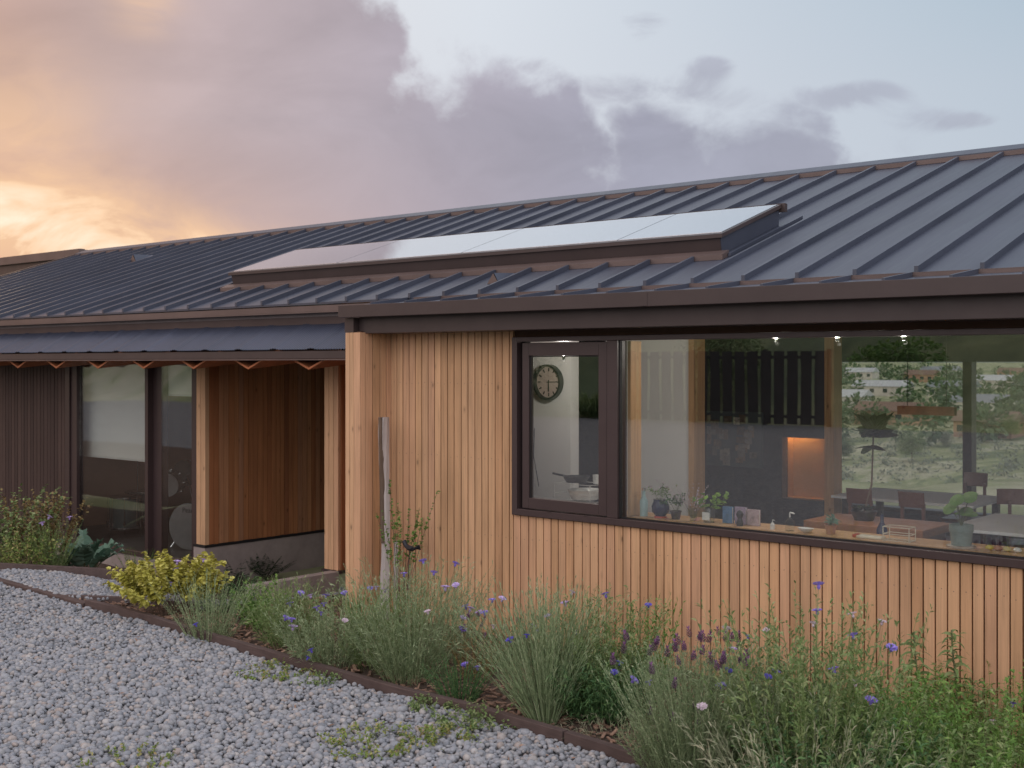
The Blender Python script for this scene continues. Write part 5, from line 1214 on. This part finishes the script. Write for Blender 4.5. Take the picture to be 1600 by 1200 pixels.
def drum(name, c, r, h, label, sk, legs=True):
    e = empty(name, tuple(c), label, 'drum'); c = Vector(c); z = .12 if legs else .0
    MB().lathe(c+Vector((0,0,z)), [(r, 0), (r, h)], 32).build('shell', shell, e, True)
    MB().lathe(c+Vector((0,0,z+h+.001)), [(r*.99, 0), (r*.98, .006)], 32).build('skin', sk, e, True)
    for zz in (z-.01, z+h-.02):
        mb = MB().lathe(c+Vector((0,0,zz)), [(r+.004, 0), (r+.010, .004), (r+.010, .026), (r+.004, .03)], 32); mb.build('hoop', M['metal'], e, True)
    for k in range(8):
        a = k*.785+.2; q = c+Vector((math.cos(a)*(r+.012), math.sin(a)*(r+.012), z)); MB().tube([q+Vector((0,0,.0)), q+Vector((0,0,h))], .004, 6).box(q.x-.012, q.x+.012, q.y-.012, q.y+.012, q.z+h*.12, q.z+h*.22).build('lug', M['metal'], e)
    if legs:
        for k in range(3):
            a = k*2.09+.5; q = c+Vector((math.cos(a)*(r+.02), math.sin(a)*(r+.02), 0)); MB().tube([q, q+Vector((0,0,h*.6))], .007, 8).build('leg', M['metal'], e)
    return e
def dp(px, Y): p = onY(px, 568, Y); return Vector((p.x, Y, ZD))
drum('floor_tom', dp(195, 8.75), .20, .40, 'dark floor tom standing behind the wide left pane', skin)
drum('floor_tom', dp(222, 9.3), .20, .40, 'second floor tom partly hidden behind the window mullion', skin)
def ydrum(name, c, r, h, label, sk, dirv):
    e = empty(name, tuple(c), label, 'drum'); c = Vector(c); d_ = Vector(dirv).normalized()
    MB().tube([c, c+d_*h], r, 36, True).build('shell', shell, e, True)
    MB().tube([c-d_*.008, c-d_*.002], r*.97, 36, True).build('skin', sk, e, True)
    MB().tube([c-d_*.02, c-d_*.009], [r*.985, r*.985], 36, True).build('head_mark', sk, e, True)
    for k in range(8):
        a = k*.785; u_ = d_.cross(Vector((0,0,1))).normalized(); w_ = u_.cross(d_); q = c+(u_*math.cos(a)+w_*math.sin(a))*(r+.012)+d_*.03
        MB().tube([q, q+d_*(h-.06)], .005, 6).tube([q+d_*.08, q+d_*.13], .014, 8).build('lug', M['metal'], e)
    return e
bc = dp(296, 8.62); bc.z = ZD+.285
b_ = ydrum('bass_drum', bc, .285, .40, 'large bass drum with grey front skin half behind the corner boards', skin_d, (-.35, 1, 0))
for s_ in (-1, 1): MB().tube([bc+Vector((s_*.27, .12, -.05)), bc+Vector((s_*.36, -.02, -.28))], .008, 6).build('leg', M['metal'], b_)
# maker's name on the bass drum head is too small to hold more than a short line of script
fc = bpy.data.curves.new('lettering', 'FONT'); fc.body = 'Pearl'; fc.size = .085; fc.extrude = .001; fc.align_x = 'CENTER'; fc.materials.append(black)
fo_ = bpy.data.objects.new('lettering', fc); COL.objects.link(fo_); bpy.context.view_layer.update()
fm = bpy.data.meshes.new_from_object(fo_.evaluated_get(bpy.context.evaluated_depsgraph_get())); bpy.data.objects.remove(fo_)
fo = bpy.data.objects.new('lettering', fm); COL.objects.link(fo)
dv = Vector((-.35, 1, 0)).normalized(); tpos = bc-dv*.024+Vector((0,0,.17))
fo.parent = b_; fo.location = tpos-bc; fo.rotation_euler = (R(90), 0, math.atan2(.35, 1))
sn = ydrum('hanging_tom', Vector((dp(262, 8.8).x, 8.8, .52)), .15, .22, 'small tom tilted toward the glass above the bass drum', skin_d, (-.6, 1, .2))
sn = ydrum('rack_tom', Vector((dp(285, 9.0).x, 9.0, .68)), .14, .2, 'rack tom mounted over the bass drum', shell, (-.3, 1, -.3))
MB().tube([bc+Vector((-.05, .1, .28)), Vector((dp(285, 9.0).x, 9.05, .68))], .012, 8).build('tom_arm', M['metal'], sn)
cy_e = empty('cymbal_stand', tuple(dp(215, 9.2)), 'cymbal on a thin stand behind the wide left pane', 'cymbal'); c = dp(215, 9.2)
MB().tube([c, c+Vector((0,0,1.08))], .010, 8).build('stand', M['metal'], cy_e)
brass = mat('dull brass', (.25,.17,.07), .35, .9)
MB().lathe(c+Vector((0,0,1.05)), [(.22, 0), (.05, .016), (.03, .035), (.005, .04)], 32).build('cymbal', brass, cy_e, True)
for k in range(3): a = k*2.09; MB().tube([c+Vector((0,0,.25)), c+Vector((math.cos(a)*.25, math.sin(a)*.25, 0))], .007, 6).build('leg', M['metal'], cy_e)

# ------------------------------------------------------------------ across the yard (seen mirrored in the glass)
blackwood = mat('black stained boards', (.012,.012,.014), .7)
fn = empty('slatted_fence', (-24, -21.6, 0), 'tall black fence of wide upright boards across the yard', 'fence')
mb = MB(); x = -25.6
while x < -17.8: mb.box(x, x+.37, -21.66, -21.63, .05, 2.45); x += .49
mb.build('boards', blackwood, fn)
MB().box(-25.6, -17.8, -21.72, -21.665, 2.2, 2.3).box(-25.6, -17.8, -21.72, -21.665, .25, .35).build('rail', blackwood, fn)
for x in (-25.55, -23, -20.2, -17.9): MB().box(x, x+.12, -21.85, -21.725, 0, 2.5).build('post', blackwood, fn)
def shrub(loc, r, h, n_, m_, name, label, group=None, trunk=True, leaf=.10, cat='shrub'):
    e = empty(name, loc, label, cat, group); cl_ = rng.normal(0, 1, (14, 3)); cl_ /= np.linalg.norm(cl_, axis=1)[:, None]; cl_ *= rng.uniform(.3, .8, (14, 1))
    cc_ = cl_*np.array([[r, r, h*.42]])+np.array([[0, 0, h*.56]]); k = rng.integers(0, 14, n_); dd = rng.normal(0, 1, (n_, 3)); dd /= np.linalg.norm(dd, axis=1)[:, None]
    rr = rng.uniform(.5, 1.05, n_)**.5; P_ = cc_[k]+dd*rr[:, None]*np.array([[r*.42, r*.42, h*.22]]); P_[:, 2] = np.maximum(P_[:, 2], .03)
    V, Fs = leaf_cloud(P_, dd+rng.normal(0, .5, (n_, 3)), leaf*rng.uniform(.7, 1.4, n_), leaf*.6*rng.uniform(.7, 1.3, n_), None, '', None, .3); np_mesh('crown', V, Fs, m_, e)
    mb = MB(); mb.tube([(0,0,-.1), (0,0,h*.3), (.03*h, 0, h*.6)], [.05*h**.5*.6, .04*h**.5*.5, .02], 7)
    for i in range(0, 14, 3): mb.tube([(0,0,h*.25), tuple(cc_[i])], [.03*h**.5*.5, .01], 5)
    me = bpy.data.meshes.new('trunk'); me.from_pydata(mb.v, [], mb.f); me.materials.append(M['twig']); o = bpy.data.objects.new('trunk', me); COL.objects.link(o); o.parent = e; return e
GL = ['left of the fence', 'beside the fence end', 'behind the fence', 'farther right up the bank', 'at the far right of the bank', 'high on the bank', 'at the far left of the bank']
for k, (x, y, r, h) in enumerate(((-33, -24, 1.8, 2.6), (-16.5, -24.5, 1.7, 2.4), (-23.5, -25, 2.0, 3.0), (-9, -25, 1.8, 2.2), (0, -26, 2.2, 3.0), (-27, -30, 3.0, 4.2), (-42, -25, 2.6, 3.4))):
    shrub((x, y, float(gh(x, y))-.05), r, h, 3500, M[('lf_dark', 'lf_green', 'lf_grass')[k % 3]], 'bank_shrub', 'large green shrub '+GL[k]+' across the yard', 'shrubs on the bank across the yard', True, .16)
blades((-27.6, -22.4, float(gh(-27.6, -22.4))), 'tall arching tussock grass at the left end of the black fence', 500, 2.2, .5, .8, .04, M['lf_grass'], 'tussock_grass', .6)

# ------------------------------------------------------------------ valley behind the house
M['tree_a'] = leafmat('valley tree dark', (.10,.15,.085), .3, hue2=(.17,.22,.12)); M['tree_b'] = leafmat('valley tree fresh', (.20,.27,.12), .3, hue2=(.28,.34,.17)); M['tree_c'] = leafmat('valley tree grey', (.22,.25,.19), .3, hue2=(.30,.33,.26))
def far_tree(x, y, h, m_, label):
    return shrub((x, y, float(gh(x, y))-.2), h*.45, h, 5200, m_, 'valley_tree', label, 'trees across the valley', True, h*.030, 'tree')
protos = [far_tree(-60, 140, 6.5, M['tree_a'], ''), far_tree(-80, 170, 7.5, M['tree_b'], ''), far_tree(-50, 120, 5, M['tree_c'], '')]
TLS = .72
TL = [(1318, 175, 0, 'dark rounded tree at the left edge of the rear window view'), (1330, 330, 0, 'dark tree high on the slope beside the timber post'), (1395, 210, 2, 'greyish low tree right below the tall succulent'),
      (1415, 290, 0, 'dark tree in front of the pale roofed farmhouse'), (1425, 170, 1, 'bright green broad tree below the hanging bar lamp'), (1455, 240, 0, 'dark tree under the right end of the bar lamp'), (1480, 190, 2, 'greyish tree just left of the dark window post'), (1470, 340, 1, 'green tree high on the slope left of the window post'),
      (1540, 290, 0, 'dark tree beside the tan walled house'), (1578, 200, 1, 'round green tree alone on the field at far right'), (1590, 330, 0, 'dark tree behind the cream house at far right'), (1555, 400, 2, 'small greyish tree high above the cream house')]
for i, (px, dist, k, lb) in enumerate(TL):
    r = (px-800)/F; dv = (LAT*r+FWD); dist *= 1.25; x, y = dv.x*dist, dv.y*dist
    c = protos[k] if 'label' not in protos[k] else copy_tree(protos[k]); c['label'] = lb
    c.location = (x, y, float(gh(x, y))-.2); s_ = random.uniform(.6, .95); c.scale = (s_, s_, s_*random.uniform(.8, 1.1)); c.rotation_euler = (0, 0, random.uniform(0, 6))
# far-off woodland that reads as one mass
n_ = 800; az_ = rng.uniform(-.1, .75, n_); dist = rng.choice([260, 300, 360, 430, 520, 640, 760], n_)*rng.uniform(.93, 1.07, n_); parts = []
for a_, d_ in zip(az_, dist):
    if rng.uniform() < .35 and d_ < 480: continue
    dv = (LAT*math.tan(a_)+FWD); x, y = dv.x*d_, dv.y*d_; h = rng.uniform(4, 9); z = float(gh(x, y)); m2 = 130
    dd = rng.normal(0, 1, (m2, 3)); dd /= np.linalg.norm(dd, axis=1)[:, None]
    parts.append(leaf_cloud(np.array([[x, y, z+h*.5]])+dd*np.array([[h*.5, h*.5, h*.45]])*rng.uniform(.4, 1, (m2, 1)), dd, np.full(m2, h*.16), np.full(m2, h*.12), None, '', None, .1))
V, Fs = merge(parts); parts = []
for i in range(1500):
    a_ = rng.uniform(-.05, .7); d_ = rng.uniform(110, 330); dv = (LAT*math.tan(a_)+FWD); x, y = dv.x*d_, dv.y*d_; h = rng.uniform(.7, 2.6); z = float(gh(x, y)); m2 = 40
    if math.sin(x*.05)+math.sin(y*.043+x*.02) < -.2: continue
    dd = rng.normal(0, 1, (m2, 3)); dd /= np.linalg.norm(dd, axis=1)[:, None]
    parts.append(leaf_cloud(np.array([[x, y, z+h*.45]])+dd*np.array([[h*.6, h*.6, h*.4]])*rng.uniform(.4, 1, (m2, 1)), dd, np.full(m2, h*.22), np.full(m2, h*.15), None, '', None, .1))
V2, F2 = merge(parts); tag(np_mesh('valley_scrub', V2, F2, M['tree_c']), 'grey green scrub dotted over the nearer valley slope', 'scrub', None, 'stuff')
tag(np_mesh('distant_woodland', V, Fs, M['tree_a']), 'hazy woodland and hedges on the far valley slope', 'woodland', None, 'stuff')
wallc = [mat('pale render', (.55,.50,.45), .8), mat('tan brick', (.42,.26,.18), .8), mat('cream board', (.62,.58,.50), .8)]
roofc = [mat('grey house roof', (.22,.22,.24), .6), mat('light house roof', (.45,.44,.45), .6), mat('brown house roof', (.20,.12,.09), .7)]
winm = mat('dark window glass', (.04,.05,.06), .15)
HL = [(1380, 300, 'long pale roofed farmhouse in the valley left of centre'), (1440, 380, 'brown roofed house highest on the far slope'), (1535, 230, 'tan walled house right of the window post'), (1560, 330, 'cream house far right up the slope'), (1545, 180, 'low brick house nearest on the valley floor'), (1470, 460, 'small pale house on the skyline'), (1345, 420, 'grey roofed house at the left of the valley view'),
      (1400, 210, 'pale house low in the valley below the hanging bar lamp'), (1490, 290, 'brown roofed house seen just left of the window post'), (1325, 260, 'pale walled house beside the timber post in the valley'), (1585, 420, 'small house highest at the far right')]
for i, (px, dist, lb) in enumerate(HL):
    r = (px-800)/F; dv = LAT*r+FWD; dist *= 1.45; x, y = dv.x*dist, dv.y*dist; z = float(gh(x, y)); w, d_, h = random.uniform(12, 20), 8, 3.2
    e = empty('valley_house', (x, y, z), lb, 'house', 'houses across the valley')
    def part(nm, mb, m_):
        me = bpy.data.meshes.new(nm); me.from_pydata(mb.v, [], mb.f); me.materials.append(m_); o = bpy.data.objects.new(nm, me); COL.objects.link(o); o.parent = e
    part('wall', MB().box(-w/2, w/2, -d_/2, d_/2, -1, h), wallc[i % 3])
    part('roof', MB().prism_x([(-d_/2-.5, h+.01), (d_/2+.5, h+.01), (0, h+2.2)], -w/2-.5, w/2+.5), roofc[(i+1) % 3])
    for k in range(4): a = -w/2+w*(k+.5)/4; part('window', MB().box(a-.8, a+.8, -d_/2-.05, -d_/2-.01, 1, 2.4), winm)
